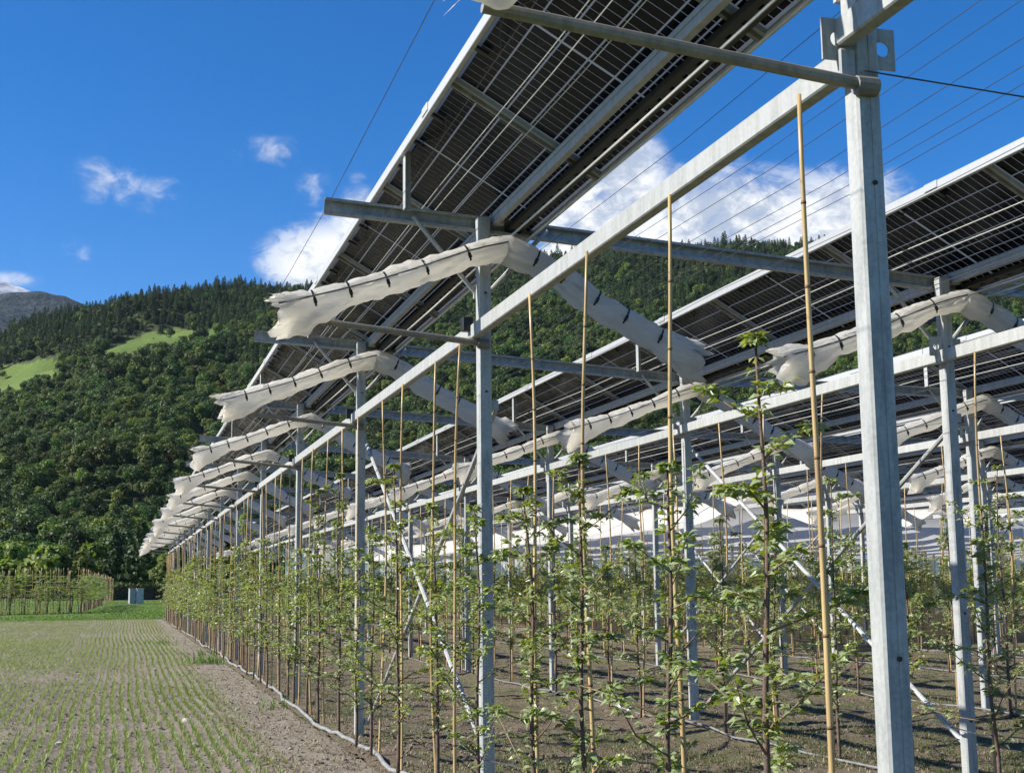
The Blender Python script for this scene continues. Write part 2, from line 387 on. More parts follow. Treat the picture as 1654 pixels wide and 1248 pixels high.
# blades as one mesh: each blade a thin folded triangle pair
def blades(P, H, Wd, lean, seed, nb=3):
    r = np.random.default_rng(seed); n = len(P); P = np.repeat(P, nb, 0); H = np.repeat(H, nb)*r.uniform(.6, 1.15, n*nb); m = n*nb
    an = r.uniform(0, 2*np.pi, m); dx, dy = np.cos(an), np.sin(an); le = lean*H*r.uniform(.4, 1.3, m); Wd = Wd*r.uniform(.7, 1.2, m)
    z0 = P.copy(); z0[:, 2] -= .01
    a = z0+np.stack([-dy*Wd, dx*Wd, 0*dx], -1)*.6; b = z0-np.stack([-dy*Wd, dx*Wd, 0*dx], -1)*.6
    mid = P+np.stack([dx*le*.35, dy*le*.35, H*.6], -1); c = mid-np.stack([-dy*Wd, dx*Wd, 0*dx], -1)*.5; d = mid+np.stack([-dy*Wd, dx*Wd, 0*dx], -1)*.5
    tip = P+np.stack([dx*le, dy*le, H], -1)
    V = np.stack([a, b, c, d, tip], 1).reshape(-1, 3); o = np.arange(m)[:, None]*5
    T = np.concatenate([o+np.array([[0, 1, 2]]), o+np.array([[0, 2, 3]]), o+np.array([[3, 2, 4]])])
    return V, T
def join(parts):
    Vs, Ts, o = [], [], 0
    for V, T in parts: Vs.append(V); Ts.append(T+o); o += len(V)
    return np.concatenate(Vs), np.concatenate(Ts)
def seedlings():
    P = []; r = np.random.default_rng(21); hs = []
    for j in range(-78, 20):
        thin = .45 if j % 13 == 4 else 1.      # sparser rows in the drill's wheel marks
        for (ya, yb, st) in ((8.5, 24, .026), (24, 45, .05), (45, 74, .09)):
            y = np.arange(ya, yb, st)+r.uniform(-.02, .02, len(np.arange(ya, yb, st))); x = j*PITCH+row_wob(y)+r.normal(0, .016, len(y))
            # patches where the drill missed or the crop stands thicker
            dn = vnoise((x+50, y), .55, 31)*.6+vnoise((x+50, y), 2.2, 32)*.4
            keep = (r.random(len(y)) < thin*row_amp(x, y)*np.clip(.05+2.0*dn, 0, 1)) & (x > -.115*y-1.2) & (x < 1.9)
            x, y = x[keep], y[keep]; P.append(np.stack([x, y, field_z(x, y)], -1)); hs.append(r.uniform(.035, .075, len(x))*(.75+.6*dn[keep])*(1.05 if st < .03 else 1.25))
    P = np.concatenate(P); H = np.concatenate(hs)
    V, T = blades(P, H*.85, .0054, .9, 5, 3)
    s = stuff(obj('crop_seedlings', npmesh('crop_seedlings', V, T, M['seedling'])))
    tag(s, 'thin green seedling rows drilled in the bare field', 'seedlings')
seedlings()
def tufts(name, label, cat, mat, n, fpos, h, w, lean, seed, nb=4):
    r = np.random.default_rng(seed); P = fpos(r, n); V, T = blades(P, r.uniform(h[0], h[1], len(P)), w, lean, seed+1, nb)
    s = stuff(obj(name, npmesh(name, V, T, mat))); tag(s, label, cat); return s
def orch_pos(r, n):
    y = 9+65*r.random(n)**1.8; x = FX1+.1+(y*VIS_R+1-FX1)*r.random(n)
    dn = vnoise((x, y), .7, 41)*.6+vnoise((x, y), 2.3, 42)*.4; k = dn > .50
    x, y = x[k], y[k]; return np.stack([x, y, floor_z(x, y)], -1)
tufts('orchard_weeds', 'sparse low weeds and grass between the tree rows', 'weeds', M['weed'], 60000, orch_pos, (.012, .05), .006, 1.2, 61, 3)
def lit_pos(r, n):
    y = 9+50*r.random(n)**1.8; x = FX1-.9+(y*VIS_R+1-FX1)*r.random(n)**1.6
    z = np.where(x < FX1, field_z(x, y), floor_z(x, y)); return np.stack([x, y, z+.006], -1)
tufts('dry_litter', 'dry straw and dead leaf litter on the orchard soil', 'litter', M['litter'], 26000, lit_pos, (.008, .03), .007, 2.6, 71, 2)
def verge_pos(r, n):
    y = 74+110*r.random(n)**1.4; x = -y*.16-2+(y*.2+8)*r.random(n); return np.stack([x, y, 0*x+.03], -1)
tufts('verge_grass', 'mown green grass beyond the far end of the field', 'grass', M['grass'], 24000, verge_pos, (.05, .12), .04, .9, 81, 3)
def edge_pos(r, n):
    c = [(1.75, 29.5), (2.0, 33), (1.2, 40), (.2, 73.6), (-1.5, 73.8), (2.0, 18.2), (-3.5, 74), (-5.5, 74)]; w = [90, 25, 20, 160, 160, 12, 200, 200]; P = []
    for (cx, cy), q in zip(c, w):
        x = r.normal(cx, .22 if cy < 60 else .9, q); y = r.normal(cy, .3 if cy < 60 else .5, q); P.append(np.stack([x, y, np.where(y < 74, field_z(x, y), .05)], -1))
    return np.concatenate(P)
tufts('edge_grass', 'bright green grass clumps at the field margin', 'grass', M['grass'], 1, edge_pos, (.08, .22), .008, .6, 91, 6)

def rock_mesh(name, seed, mat):
    r = random.Random(seed); import bmesh
    bm = bmesh.new(); bmesh.ops.create_icosphere(bm, subdivisions=1, radius=1)
    for v in bm.verts: v.co *= r.uniform(.72, 1.2); v.co.z *= .7
    me = bpy.data.meshes.new(name); bm.to_mesh(me); bm.free(); me.materials.append(mat); return me
def scatter_rocks():
    # clods and gravel too many to count: one mesh
    base = rock_mesh('clod_base', 1, M['clod']); bv = np.array([v.co[:] for v in base.vertices]); bf = np.array([p.vertices[:] for p in base.polygons])
    for nm, lab, cat, mt, n, smin, smax, seed, xr in (('soil_clods', 'crumbly brown soil clods scattered over field and verge', 'clods', M['clod'], 9000, .006, .026, 5, 0), ('gravel', 'small pale pebbles scattered over the field', 'gravel', M['stone'], 2200, .005, .018, 6, 0), ):
        r = np.random.default_rng(seed); y = 8.5+34*r.random(n)**1.7; x = -.11*y-.3+(2.6+.11*y+ .10*y)*r.random(n); s = smin+(smax-smin)*r.random(n)**3
        z = np.where(x < FX1, field_z(x, y), floor_z(x, y)); an = r.uniform(0, 6.28, n); c, sn = np.cos(an), np.sin(an); st = r.uniform(.7, 1.5, n)
        vx = bv[None, :, 0]*st[:, None]; vy = bv[None, :, 1]; V = np.stack([x[:, None]+s[:, None]*(vx*c[:, None]-vy*sn[:, None]), y[:, None]+s[:, None]*(vx*sn[:, None]+vy*c[:, None]), (z+s*.25)[:, None]+s[:, None]*bv[None, :, 2]], -1).reshape(-1, 3)
        T = (bf[None]+np.arange(n)[:, None, None]*len(bv)).reshape(-1, 3)
        tag(stuff(obj(nm, npmesh(nm, V, T, mt))), lab, cat)
    bpy.data.meshes.remove(base)
    ms = [rock_mesh('stone', 11+i, M['stone']) for i in range(3)]; r = random.Random(4)
    for i, (px, py) in enumerate([(382,1152),(357,1196),(312,1208),(136,1150),(250,1087),(258,1135),(360,1195),(44,1236),(205,1150),(300,1170),(95,1210),(415,1140),(470,1215),(180,1230),(400,1235)]):
        g = ground(px, py); s = r.uniform(.022, .05)
        tag(obj('stone', ms[i % 3], None, (g[0], g[1], float(field_z(np.array(g[0]), np.array(g[1])))+s*.3), (r.uniform(-.3,.3), r.uniform(-.3,.3), r.uniform(0, 6)), (s*1.3, s, s)), 'pale stone lying loose on the tilled field', 'stone', 'stones on the field')
scatter_rocks()

# ------------------------------------------------------------------ hillside
R0, RR = 275., 1000.
PROF = [(-700, 600), (-300, 570), (0, 545), (60, 522), (150, 506), (250, 482), (330, 474), (400, 470), (480, 474), (560, 466), (700, 446), (900, 421), (1000, 411), (1100, 412), (1200, 405), (1300, 402), (1400, 402), (1648, 410), (2000, 440), (2600, 520)]
_pa = np.array([azel(*q) for q in PROF]); 
def ridge_el(az): return np.interp(az, _pa[:, 0], _pa[:, 1])
def hill_z(az, r):
    t = (r-R0)/(RR-R0); x, y = np.sin(az)*r, np.cos(az)*r
    top = RR*np.tan(ridge_el(az))+1.6
    tt = np.clip(t, 0, 1); g = .62*tt+.55*tt**2-.17*tt**3
    z = top*g
    z = np.where(t > 1, top*(1-.35*(t-1)), z)
    bump = 26*(vnoise((x+3000, y), .011, 3)-.5)+12*(vnoise((x+3000, y), .03, 4)-.5)
    return z+bump*np.clip(tt*4, 0, 1)*np.clip((1.02-t)*5, .12, 1)
# meadows: clearings on the slope, (centre px, half az, half t) found on the slope by direction
def slope_hit(px, py):
    a, e = azel(px, py); r = np.linspace(R0, RR, 800); z = hill_z(np.full_like(r, a), r); el = np.arctan2(z-1.6, r); i = int(np.argmax(el > e)); return a, r[i]
MEADOW = []
for (pts, h) in (([(-60, 618), (0, 617), (50, 608), (100, 596)], (30, 28, 22, 10)), ([(170, 573), (230, 560), (290, 549), (360, 543)], (10, 18, 19, 11))):
    MEADOW.append([(*slope_hit(px, py-hh), slope_hit(px, py+hh)[1]) for (px, py), hh in zip(pts, h)])
def in_meadow(az, r, pad=0.):
    m = np.zeros(np.shape(az), bool)
    for md in MEADOW:
        a = np.array([q[0] for q in md]); hi = np.array([q[1] for q in md]); lo = np.array([q[2] for q in md])
        m |= (az > a[0]) & (az < a[-1]) & (r < np.interp(az, a, hi)+pad) & (r > np.interp(az, a, lo)-pad)
    return m
def hillside():
    az = np.linspace(-.95, 1.35, 1000); r = np.concatenate([np.linspace(R0-5, RR, 170), np.linspace(RR+15, 1500, 14)])
    Az, Rr = np.meshgrid(az, r); Z = hill_z(Az, Rr)-.05; X, Y = np.sin(Az)*Rr, np.cos(Az)*Rr
    V = np.stack([X, Y, Z], -1).reshape(-1, 3); nx = len(az); i = np.arange(len(r)-1)[:, None]*nx+np.arange(nx-1)[None]; Fq = np.stack([i, i+1, i+nx+1, i+nx], -1).reshape(-1, 4)
    me = npmesh('hillside', V, Fq, M['understory'], True); me.materials.append(M['meadow'])
    ca = (Az[:-1, :-1]+Az[1:, 1:])/2; cr = (Rr[:-1, :-1]+Rr[1:, 1:])/2
    me.polygons.foreach_set('material_index', in_meadow(ca, cr).astype(np.int32).ravel()); struct(obj('hillside', me))
M['understory'] = soilmat('forest_floor', (.05, .065, .022), (.04, .05, .02), (.06, .07, .025))
M['meadow'] = soilmat('mountain_meadow', (.095, .145, .030), (.12, .17, .040), (.075, .115, .024))
for nm in ('understory', 'meadow'):
    for n in M[nm].node_tree.nodes:
        if n.type == 'TEX_NOISE': n.inputs['Scale'].default_value *= .03
        if n.type == 'BUMP': n.inputs['Distance'].default_value = .6
hillside()
def ridge_terrain(name, prof, R, depth, mat, amp, seed):
    p = np.array([azel(*q) for q in prof]); az = np.linspace(p[0, 0], p[-1, 0], 260); r = np.linspace(R-depth, R+depth*.6, 60)
    Az, Rr = np.meshgrid(az, r); top = np.tan(np.interp(Az, p[:, 0], p[:, 1]))*R
    t = (Rr-(R-depth))/depth; X, Y = np.sin(Az)*Rr, np.cos(Az)*Rr
    Z = top*np.where(t < 1, .15+.85*np.clip(t, 0, 1)**.9, 1-.8*(t-1))
    Z = Z+amp*((vnoise((X+9000, Y+9000), 9/R*2, seed)-.5)+.5*(vnoise((X+9000, Y+9000), 40/R, seed+1)-.5)+.3*(vnoise((X+9000, Y+9000), 110/R, seed+2)-.5))
    V = np.stack([X, Y, Z], -1).reshape(-1, 3); nx = len(az); i = np.arange(len(r)-1)[:, None]*nx+np.arange(nx-1)[None]
    return struct(obj(name, npmesh(name, V, np.stack([i, i+1, i+nx+1, i+nx], -1).reshape(-1, 4), mat, True)))
def mountmat(name, a, b, sc):
    return mk(name, a, b, rough=.95, scale=sc, detail=10, bump=12, bscale=sc*3, spec=.1)
M['mountain'] = mountmat('far_mountain', (.050, .062, .066), (.018, .028, .032), .03)  # blue of the distance haze is mixed into this base colour
M['snow'] = mountmat('snow_peak', (.75, .77, .80), (.12, .12, .13), .004)
ridge_terrain('mountain', [(-1500, 330), (-600, 400), (-200, 452), (0, 473), (60, 472), (105, 477), (150, 492), (230, 520), (420, 600), (700, 700)], 2700, 1200, M['mountain'], 22, 15)
ridge_terrain('snow_mountain', [(-1300, 420), (-500, 430), (-120, 436), (-40, 440), (10, 450), (45, 462), (75, 480), (160, 540), (400, 640)], 4800, 1200, M['snow'], 40, 25)

# --- forest on the slope: a mass of trees, one stuff object that places tree shapes over the slope
def clump_tree(name, kind, seed, mats, nface=420, size=.75, H=9., Wd=6.):
    """crown of many leaf-clump faces round lobes, tapered trunk and limbs"""
    r = np.random.default_rng(seed); mb = MB()
    mb.tube([(0, 0, -.8), (.05, .03, H*.3), (.1, -.05, H*.62)], [H*.022, H*.016, H*.006], 6)
    V = []; T = []
    if kind == 'fir':
        n = nface; z = H*(.10+.9*r.random(n)**1.25); rad = Wd*.5*(1.03-(z/H))**.62*(.35+.65*r.random(n)**.5)*(.75+.25*np.sin(z*5+seed)); an = r.uniform(0, 6.28, n)
        C = np.stack([np.cos(an)*rad, np.sin(an)*rad, z-.22*rad], -1); S = size*(.6+.7*r.random(n))*(.45+.65*(1-z/H))
        out = np.stack([np.cos(an), np.sin(an), -.5+0*an], -1)
    else:
        L = []; nl = 9 if kind == 'round' else 7
        for j in range(nl):
            an = r.uniform(0, 6.28); q = r.uniform(.12, .34)*Wd if j else 0; zz = H*r.uniform(.34, .80) if j else H*.76
            L.append((math.cos(an)*q, math.sin(an)*q, zz, Wd*r.uniform(.17, .29)))
            mb.tube([(0, 0, H*r.uniform(.2, .4)), (L[-1][0]*.5, L[-1][1]*.5, zz*.8), (L[-1][0], L[-1][1], zz)], [H*.009, H*.006, H*.002], 5)
        L = np.array(L); k = r.integers(0, nl, nface); dv = r.normal(size=(nface, 3)); dv /= np.linalg.norm(dv, axis=1)[:, None]
        C = L[k, :3]+dv*L[k, 3:4]*(.70+.38*r.random((nface, 1)))*np.array([1, 1, .9]); out = dv; S = size*(.6+.8*r.random(nface))
    nrm = out+r.normal(0, .55, C.shape); nrm[:, 2] += .25; nrm /= np.linalg.norm(nrm, axis=1)[:, None]
    a = np.cross(nrm, r.normal(size=C.shape)); a /= np.linalg.norm(a, axis=1)[:, None]+1e-9; b = np.cross(nrm, a)
    S = S[:, None]*.5; P = [C-a*S*1.1, C+b*S*r.uniform(.5, 1, (len(C), 1)), C+a*S*1.2, C-b*S*r.uniform(.5, 1, (len(C), 1))]
    Vn = np.stack(P, 1).reshape(-1, 3); tm = len(mb.v)
    Fq = np.arange(len(Vn)).reshape(-1, 4)
    return mb, Vn, Fq
def tree_single_mesh(name, kind, seed, leaf, **kw):
    mb, Vn, Fq = clump_tree(name, kind, seed, None, **kw); mb.cm = 1; mb.add(Vn, [tuple(q) for q in Fq.tolist()]); return mb.mesh(name, [M['trunk'], leaf])
M['trunk'] = mk('tree_trunk', (.075, .055, .04), (.04, .03, .024), rough=.9, scale=3)
M['decid'] = leafmat('hill_leaf', (.036, .066, .017), (.074, .118, .027), .22, .55, True, None, .25, .5)
M['decid2'] = leafmat('hill_leaf_light', (.075, .115, .024), (.135, .18, .036), .25, .55, True, None, .25, .45)
M['fir'] = leafmat('hill_needles', (.022, .044, .016), (.042, .072, .023), .12, .6, True, None, .2, .4)
def forest():
    tc = bpy.data.collections.new('forest_sources'); src = []
    for i, (k, s, m, kw) in enumerate([('fir', 1, 'fir', dict(H=12.5, Wd=6.6, nface=900, size=.75)), ('fir', 2, 'fir', dict(H=10, Wd=6.0, nface=820, size=.75)), ('round', 3, 'decid', dict(H=9, Wd=7.5, nface=1300, size=.52)), ('round', 4, 'decid', dict(H=8, Wd=6.5, nface=1150, size=.5)), ('tall', 5, 'decid2', dict(H=9.5, Wd=6, nface=1150, size=.5)), ('round', 6, 'decid2', dict(H=7, Wd=6.5, nface=1100, size=.5))]):
        o = bpy.data.objects.new('f%d' % i, tree_single_mesh('forest_tree%d' % i, k, s, M[m], **kw)); tc.objects.link(o)
    r = np.random.default_rng(99); n = 30000
    az = np.concatenate([r.uniform(-.18, .72, 52000), r.uniform(-.9, 1.25, 20000)]); rr = np.sqrt(r.uniform(R0**2, (RR+40)**2, len(az)))
    # crude thinning on a 4.6 m cell raster so crowns do not stack up
    x, y = np.sin(az)*rr, np.cos(az)*rr; key = np.floor(x/3.9).astype(int)*100000+np.floor(y/3.9).astype(int); _, ui = np.unique(key, return_index=True); az, rr = az[ui], rr[ui]
    k = ~in_meadow(az, rr, -2+7*r.random(len(az))) | (r.random(len(az)) < .012); az, rr = az[k], rr[k]; x, y = np.sin(az)*rr, np.cos(az)*rr; z = hill_z(az, rr); t = (rr-R0)/(RR-R0)
    nf = vnoise((x+3000, y), .013, 77); pf = np.clip((t-.62+.5*(nf-.5))*3.6, .05, .80); fir = r.random(len(x)) < pf
    idx = np.where(fir, r.integers(0, 2, len(x)), 2+r.choice([0, 0, 1, 1, 2, 3], len(x)))
    sc = .88*r.uniform(.5, 1.3, len(x))*np.where(fir & (r.random(len(x)) < .35), .72, 1)*np.where(fir, 1.0, 1.0); gap = vnoise((x+3000, y), .03, 78); sc *= .75+.5*gap
    me = bpy.data.meshes.new('forest'); me.vertices.add(len(x)); me.vertices.foreach_set('co', np.stack([x, y, z], -1).astype(np.float32).ravel())
    for nm, ty, arr in (('ti', 'INT', idx.astype(np.int32)), ('ts', 'FLOAT', sc.astype(np.float32)), ('tr', 'FLOAT', r.uniform(0, 6.28, len(x)).astype(np.float32))):
        a = me.attributes.new(nm, ty, 'POINT'); a.data.foreach_set('value', arr)
    o = stuff(obj('forest', me)); tag(o, 'dense dark green mixed forest covering the mountain slope', 'forest')
    ng = bpy.data.node_groups.new('forest_nodes', 'GeometryNodeTree'); ng.interface.new_socket('Geometry', in_out='INPUT', socket_type='NodeSocketGeometry'); ng.interface.new_socket('Geometry', in_out='OUTPUT', socket_type='NodeSocketGeometry')
    N = ng.nodes; L = ng.links; gi = N.new('NodeGroupInput'); go = N.new('NodeGroupOutput'); ip = N.new('GeometryNodeInstanceOnPoints'); ci = N.new('GeometryNodeCollectionInfo')
    ci.inputs['Collection'].default_value = tc; ci.inputs['Separate Children'].default_value = True; ci.inputs['Reset Children'].default_value = True
    def attr(nm, ty):
        q = N.new('GeometryNodeInputNamedAttribute'); q.data_type = ty; q.inputs['Name'].default_value = nm; return q.outputs['Attribute']
    cx = N.new('ShaderNodeCombineXYZ'); L.new(attr('tr', 'FLOAT'), cx.inputs[2])
    L.new(gi.outputs[0], ip.inputs['Points']); L.new(ci.outputs[0], ip.inputs['Instance']); ip.inputs['Pick Instance'].default_value = True
    L.new(attr('ti', 'INT'), ip.inputs['Instance Index']); L.new(cx.outputs[0], ip.inputs['Rotation']); L.new(attr('ts', 'FLOAT'), ip.inputs['Scale']); L.new(ip.outputs[0], go.inputs[0])
    md = o.modifiers.new('place', 'NODES'); md.node_group = ng
forest()

# --- trees at the foot of the slope, each a thing
def valley_tree(label, kind, px, py_base, py_top, dist, seed, leaf, wpx):
    a, e = azel(px, py_base); x, y = math.sin(a)*dist, math.cos(a)*dist; s = F/dist; H = (py_base-py_top)/s; Wd = wpx/s
    e = thing('fir_tree' if kind == 'fir' else 'broadleaf_tree', label, 'tree', (x, y, 0), (0, 0, seed), 'trees at the foot of the slope')
    mb, Vn, Fq = clump_tree('t', kind, seed, None, nface=1500 if kind != 'fir' else 1300, size=.075*H+.12, H=H, Wd=Wd)
    obj('trunk', mb.mesh('trunk', M['trunk'], True), e); obj('crown', npmesh('crown', Vn, Fq, leaf), e)
M['foot'] = leafmat('foot_leaf', (.095, .135, .028), (.18, .215, .05), .3, .55, True, None, .25, .3)
for q in [('light green bushy tree above the tan pole orchard at field edge', 'round', 70, 962, 872, 205, 3, 'foot', 84),
          ('pale yellow-green tree between the dark fir and the pole orchard', 'tall', 128, 962, 880, 205, 4, 'foot', 55),
          ('dark fir with bare lower trunk behind the two grey cabinets', 'fir', 226, 966, 846, 215, 5, 'fir', 105),
          ('dark fir standing left of the fir behind the cabinets', 'fir', 185, 964, 860, 222, 6, 'fir', 80),
          ('rounded dark green tree behind the white net ends', 'round', 292, 962, 848, 240, 7, 'decid', 95),
          ('small light green tree leaning over the clipped hedge', 'round', 268, 962, 888, 203, 8, 'foot', 54),
          ('broad dark tree at the left behind tan pole orchard', 'round', 18, 962, 870, 212, 9, 'foot', 85),
          ('tall loose green tree rising above the pale yellow-green one', 'tall', 152, 960, 862, 225, 10, 'decid2', 60),
          ('squat green bush at the foot of slope beside hedge', 'round', 330, 962, 900, 232, 12, 'decid', 90),
          ('bushy dark tree filling the gap left of light bushy tree', 'round', -30, 962, 868, 245, 13, 'decid', 90)]:
    valley_tree(q[0], q[1], q[2], q[3], q[4], q[5], q[6], M[q[7]], q[8])
r_ = np.random.default_rng(3)
def far_row_trees():
    for j, px in enumerate(range(380, 1700, 75)):
        valley_tree('broadleaf tree beyond the far end of the orchard rows', 'round' if j % 2 else 'tall', px, 955, 870+int(r_.integers(-8, 14)), 250+float(r_.uniform(-8, 8)), 40+j, M['decid' if j % 3 else 'decid2'], 95)
far_row_trees()
def hedge():
    a, b = ground(192, 972), ground(300, 972); y = 195.; n = 2600; r = np.random.default_rng(8)
    P = np.stack([r.uniform(-2.5, 10.5, n), y+r.uniform(-.8, .8, n), 2.3*r.random(n)**.7], -1); P[:, 2] += .18*np.sin(P[:, 0]*2)
    nr = r.normal(size=P.shape); nr /= np.linalg.norm(nr, axis=1)[:, None]; aa = np.cross(nr, r.normal(size=P.shape)); aa /= np.linalg.norm(aa, axis=1)[:, None]; bb = np.cross(nr, aa); S = r.uniform(.10, .22, (n, 1))
    V = np.stack([P-aa*S, P+bb*S*.7, P+aa*S, P-bb*S*.7], 1).reshape(-1, 3); e = thing('hedge', 'clipped dark green hedge behind the two grey cabinets', 'hedge', (0, 0, 0))
    obj('foliage', npmesh('hedge_foliage', V, np.arange(len(V)).reshape(-1, 4), M['decid']), e)
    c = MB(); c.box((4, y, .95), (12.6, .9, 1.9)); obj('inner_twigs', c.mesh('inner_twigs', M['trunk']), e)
hedge()
def cabinets():
    for j, (px, lab) in enumerate(((213.5, 'grey roadside cabinet with darker door, beside its lighter twin'), (225, 'paler grey roadside cabinet standing next to the darker one'))):
        a, _ = azel(px, 975); d = 150.; x, y = math.sin(a)*d, math.cos(a)*d; e = thing('utility_cabinet', lab, 'cabinet', (x, y, .04), (0, 0, .3), 'cabinets on the far grass')
        m = mk('cabinet_paint%d' % j, (.33, .34, .35) if j == 0 else (.46, .47, .47), rough=.5)
        b = MB(); b.bbox((0, 0, .82), (.72, .5, 1.5), .02); obj('housing', b.mesh('housing', m), e)
        b = MB(); b.bbox((0, 0, 1.60), (.80, .58, .06), .015); obj('lid', b.mesh('lid', m), e)
        b = MB(); b.bbox((0, 0, .03), (.66, .44, .08), .01); obj('plinth', b.mesh('plinth', M['stone']), e)
        b = MB(); b.bbox((0, -.257, .85), (.62, .014, 1.3), .004); dr = obj('door', b.mesh('door', m), e)
        b = MB(); b.box((.22, -.275, .85), (.03, .03, .16)); obj('handle', b.mesh('handle', M['black']), dr)
cabinets()

# ------------------------------------------------------------------ steel structure
def chan(w, h, t, lip):
    # lipped C profile, open on +b side
    return [(-w/2, -h/2), (w/2, -h/2), (w/2, h/2), (w/2-lip, h/2), (w/2-lip, h/2-t), (w/2-t, h/2-t), (w/2-t, -h/2+t), (-w/2+t, -h/2+t), (-w/2+t, h/2-t), (-w/2+lip, h/2-t), (-w/2+lip, h/2), (-w/2, h/2)]
def plate_hole(mb, c, w, h, t, r, ax='y'):
    # plate in XZ with a round hole
    n = 16; V = []
    for s in (-t/2, t/2):
        for k in range(n):
            a = 2*math.pi*k/n; q = max(abs(math.cos(a)), abs(math.sin(a))); V.append((c[0]+math.cos(a)/q*w/2, c[1]+s, c[2]+math.sin(a)/q*h/2))
        for k in range(n):
            a = 2*math.pi*k/n; V.append((c[0]+math.cos(a)*r, c[1]+s, c[2]+math.sin(a)*r))
    Fc = []
    for k in range(n):
        j = (k+1) % n
        Fc += [(k, j, n+j, n+k), (2*n+k, 3*n+k, 3*n+j, 2*n+j), (k, 2*n+k, 2*n+j, j), (n+k, n+j, 3*n+j, 3*n+k)]
    mb.add(V, Fc)
PW, PD = .092, .088
def post_parts(k):
    ht = HT+dzt(k); hb = HB+dzb(k); P = {}
    b = MB(); b.bbox((0, 0, ht/2-.15), (PW, PD, ht+.30), .009)
    b.bbox((.012, -PD/2-.0015, ht/2-.15), (.016, .003, ht+.28), .001)   # stiffening bead on the web
    P['shaft'] = b.mesh('shaft', M['steel'])
    b = MB(); b.bbox((0, 0, .012), (.22, .22, .016), .003); P['base_plate'] = b.mesh('base_plate', M['steel'])
    for nm, sx in (('knee_brace', -1), ('knee_brace_b', 1)):
        b = MB(); b.tube([(sx*.03, .055, ht-.56), (sx*.50, .055, ht-.03-.02*sx)], .017, 8); b.box((sx*.035, .05, ht-.555), (.05, .02, .06)); P[nm] = b.mesh('knee_brace', M['steel'])
    b = MB(); b.bbox((-.57, .0, ht+.24), (.012, .07, .44), .003); b.bbox((-.545, .03, ht+.24), (.05, .008, .44), .002); P['panel_bracket'] = b.mesh('panel_bracket', M['steel'])
    b = MB(); b.bbox((.12, .0, ht+.0), (.07, .06, .10), .004); P['rail_clamp'] = b.mesh('rail_clamp', M['steel'])
    b = MB(); plate_hole(b, (-.105, -.03, hb+.085), .12, .15, .008, .028); P['clamp_plate'] = b.mesh('clamp_plate', M['steel'])
    b = MB(); plate_hole(b, (.092, .01, hb+.085), .10, .15, .008, .028); P['clamp_plate_b'] = b.mesh('clamp_plate', M['steel'])
    b = MB()
    for z in (hb-.42, ht-.56, 1.35, .55):
        b = MB(); b.tube([(.005, -PD/2-.006, z), (.005, -PD/2+.01, z)], .009, 8); P['bolt%d' % int(z*100)] = b.mesh('bolt', M['black'])
    b = MB(); b.tube([(-.04, -.06, hb-.08), (-.6, -.065, hb-.03), (-1.38, -.07, hb+.045)], .0225, 10); b.tube([(-.06, -.06, hb-.085), (.02, -.06, hb-.085)], .033, 10); P['outrigger_tube'] = b.mesh('outrigger_tube', M['frame'])
    b = MB(); b.bbox((-.125, -.02, hb+.055), (.075, .06, .10), .004); P['end_cap'] = b.mesh('end_cap', M['black'])
    return P
def posts():
    for k in range(NK):
        P = post_parts(k)
        for i in range(-1, NI):
            x, y = row_x(k), fr_y(i)
            if not vis(x, y, 1.2) and not (k == 0): continue
            if k == 0 and i == -1: lab, g = 'galvanised post of the outer row, standing before the post with holed plates', None
            elif k == 0 and i == 0: lab, g = 'thick galvanised post with round-holed clamp plates and a dark wire tied on', None
            elif k < 3: lab, g = 'galvanised steel post of the %s, %s in its line' % (rowname(k), ORD[i]), 'steel posts of the array'
            else: lab, g = 'galvanised steel post of the %s' % rowname(k), 'steel posts of the %s' % rowname(k)
            e = thing('steel_post', lab, 'post', (x, y, 0), (0, 0, 0), g or 'steel posts of the array')
            for nm, me in P.items():
                if nm in ('outrigger_tube', 'end_cap') and k > 0 or nm == 'end_cap' and i <= 0: continue
                if nm.startswith('clamp_plate') and i > 0 and k == 0: continue
                if k > 4 and nm in ('base_plate', 'end_cap', 'rail_clamp') or k > 1 and nm.startswith('bolt'): continue
                obj('bolt' if nm.startswith('bolt') else nm[:-2] if nm.endswith('_b') else nm, me, e)
posts()

def cross_beams():
    prof = chan(.115, .05, .004, .02)
    for i in range(-1, NI):
        y = fr_y(i)+.075; kk = max([0]+[k for k in range(NK) if vis(row_x(k), fr_y(i), 3)]); kk = min(kk, NK-1)
        b = MB(); xs = [X1-1.125]+[row_x(k) for k in range(kk+1)]+[row_x(kk)+.4]; zs = [HT+.03]+[HT-.035+dzt(k) for k in range(kk+1)]+[HT-.035+dzt(kk)]
        for q in range(len(xs)-1): b.sweep(prof, (xs[q]-X1, 0, zs[q]), (xs[q+1]-X1, 0, zs[q+1]), (0, 0, 1))
        lab = ('galvanised cross beam spanning the rows at the %s outer post' % ORD[i]) if i >= 0 else 'galvanised cross beam over the row end before the holed plates'
        tag(obj('cross_beam', b.mesh('cross_beam', M['frame'] if False else M['steel']), None, (X1, y, 0)), lab, 'beam', 'cross beams of the array')
cross_beams()

def long_beams():
    cache = {}
    for k in range(NK):
        for i in range(-1, NI-1):
            if not vis(row_x(k), fr_y(i+1), .5): continue
            if k not in cache:
                b = MB(); b.bbox((0, A/2, 0), (.062, A+.10, .098), .006); cache[k] = b.mesh('long_beam', M['beam'])
            sx = .0 if i % 2 else .004
            g = 'box beams of the %s' % rowname(k)
            lab = 'galvanised box beam of the %s carrying bamboo tops, bay %s' % (rown(k), ('after the %s post' % ORD[i]) if i >= 0 else 'before the first post')
            tag(obj('long_beam', cache[k], None, (row_x(k)-PW/2-.036+sx, fr_y(i), HB+dzb(k)+.004*(i % 2)+(.105 if i < 0 else 0)), (0, 0, 0)), lab, 'beam', g)
long_beams()

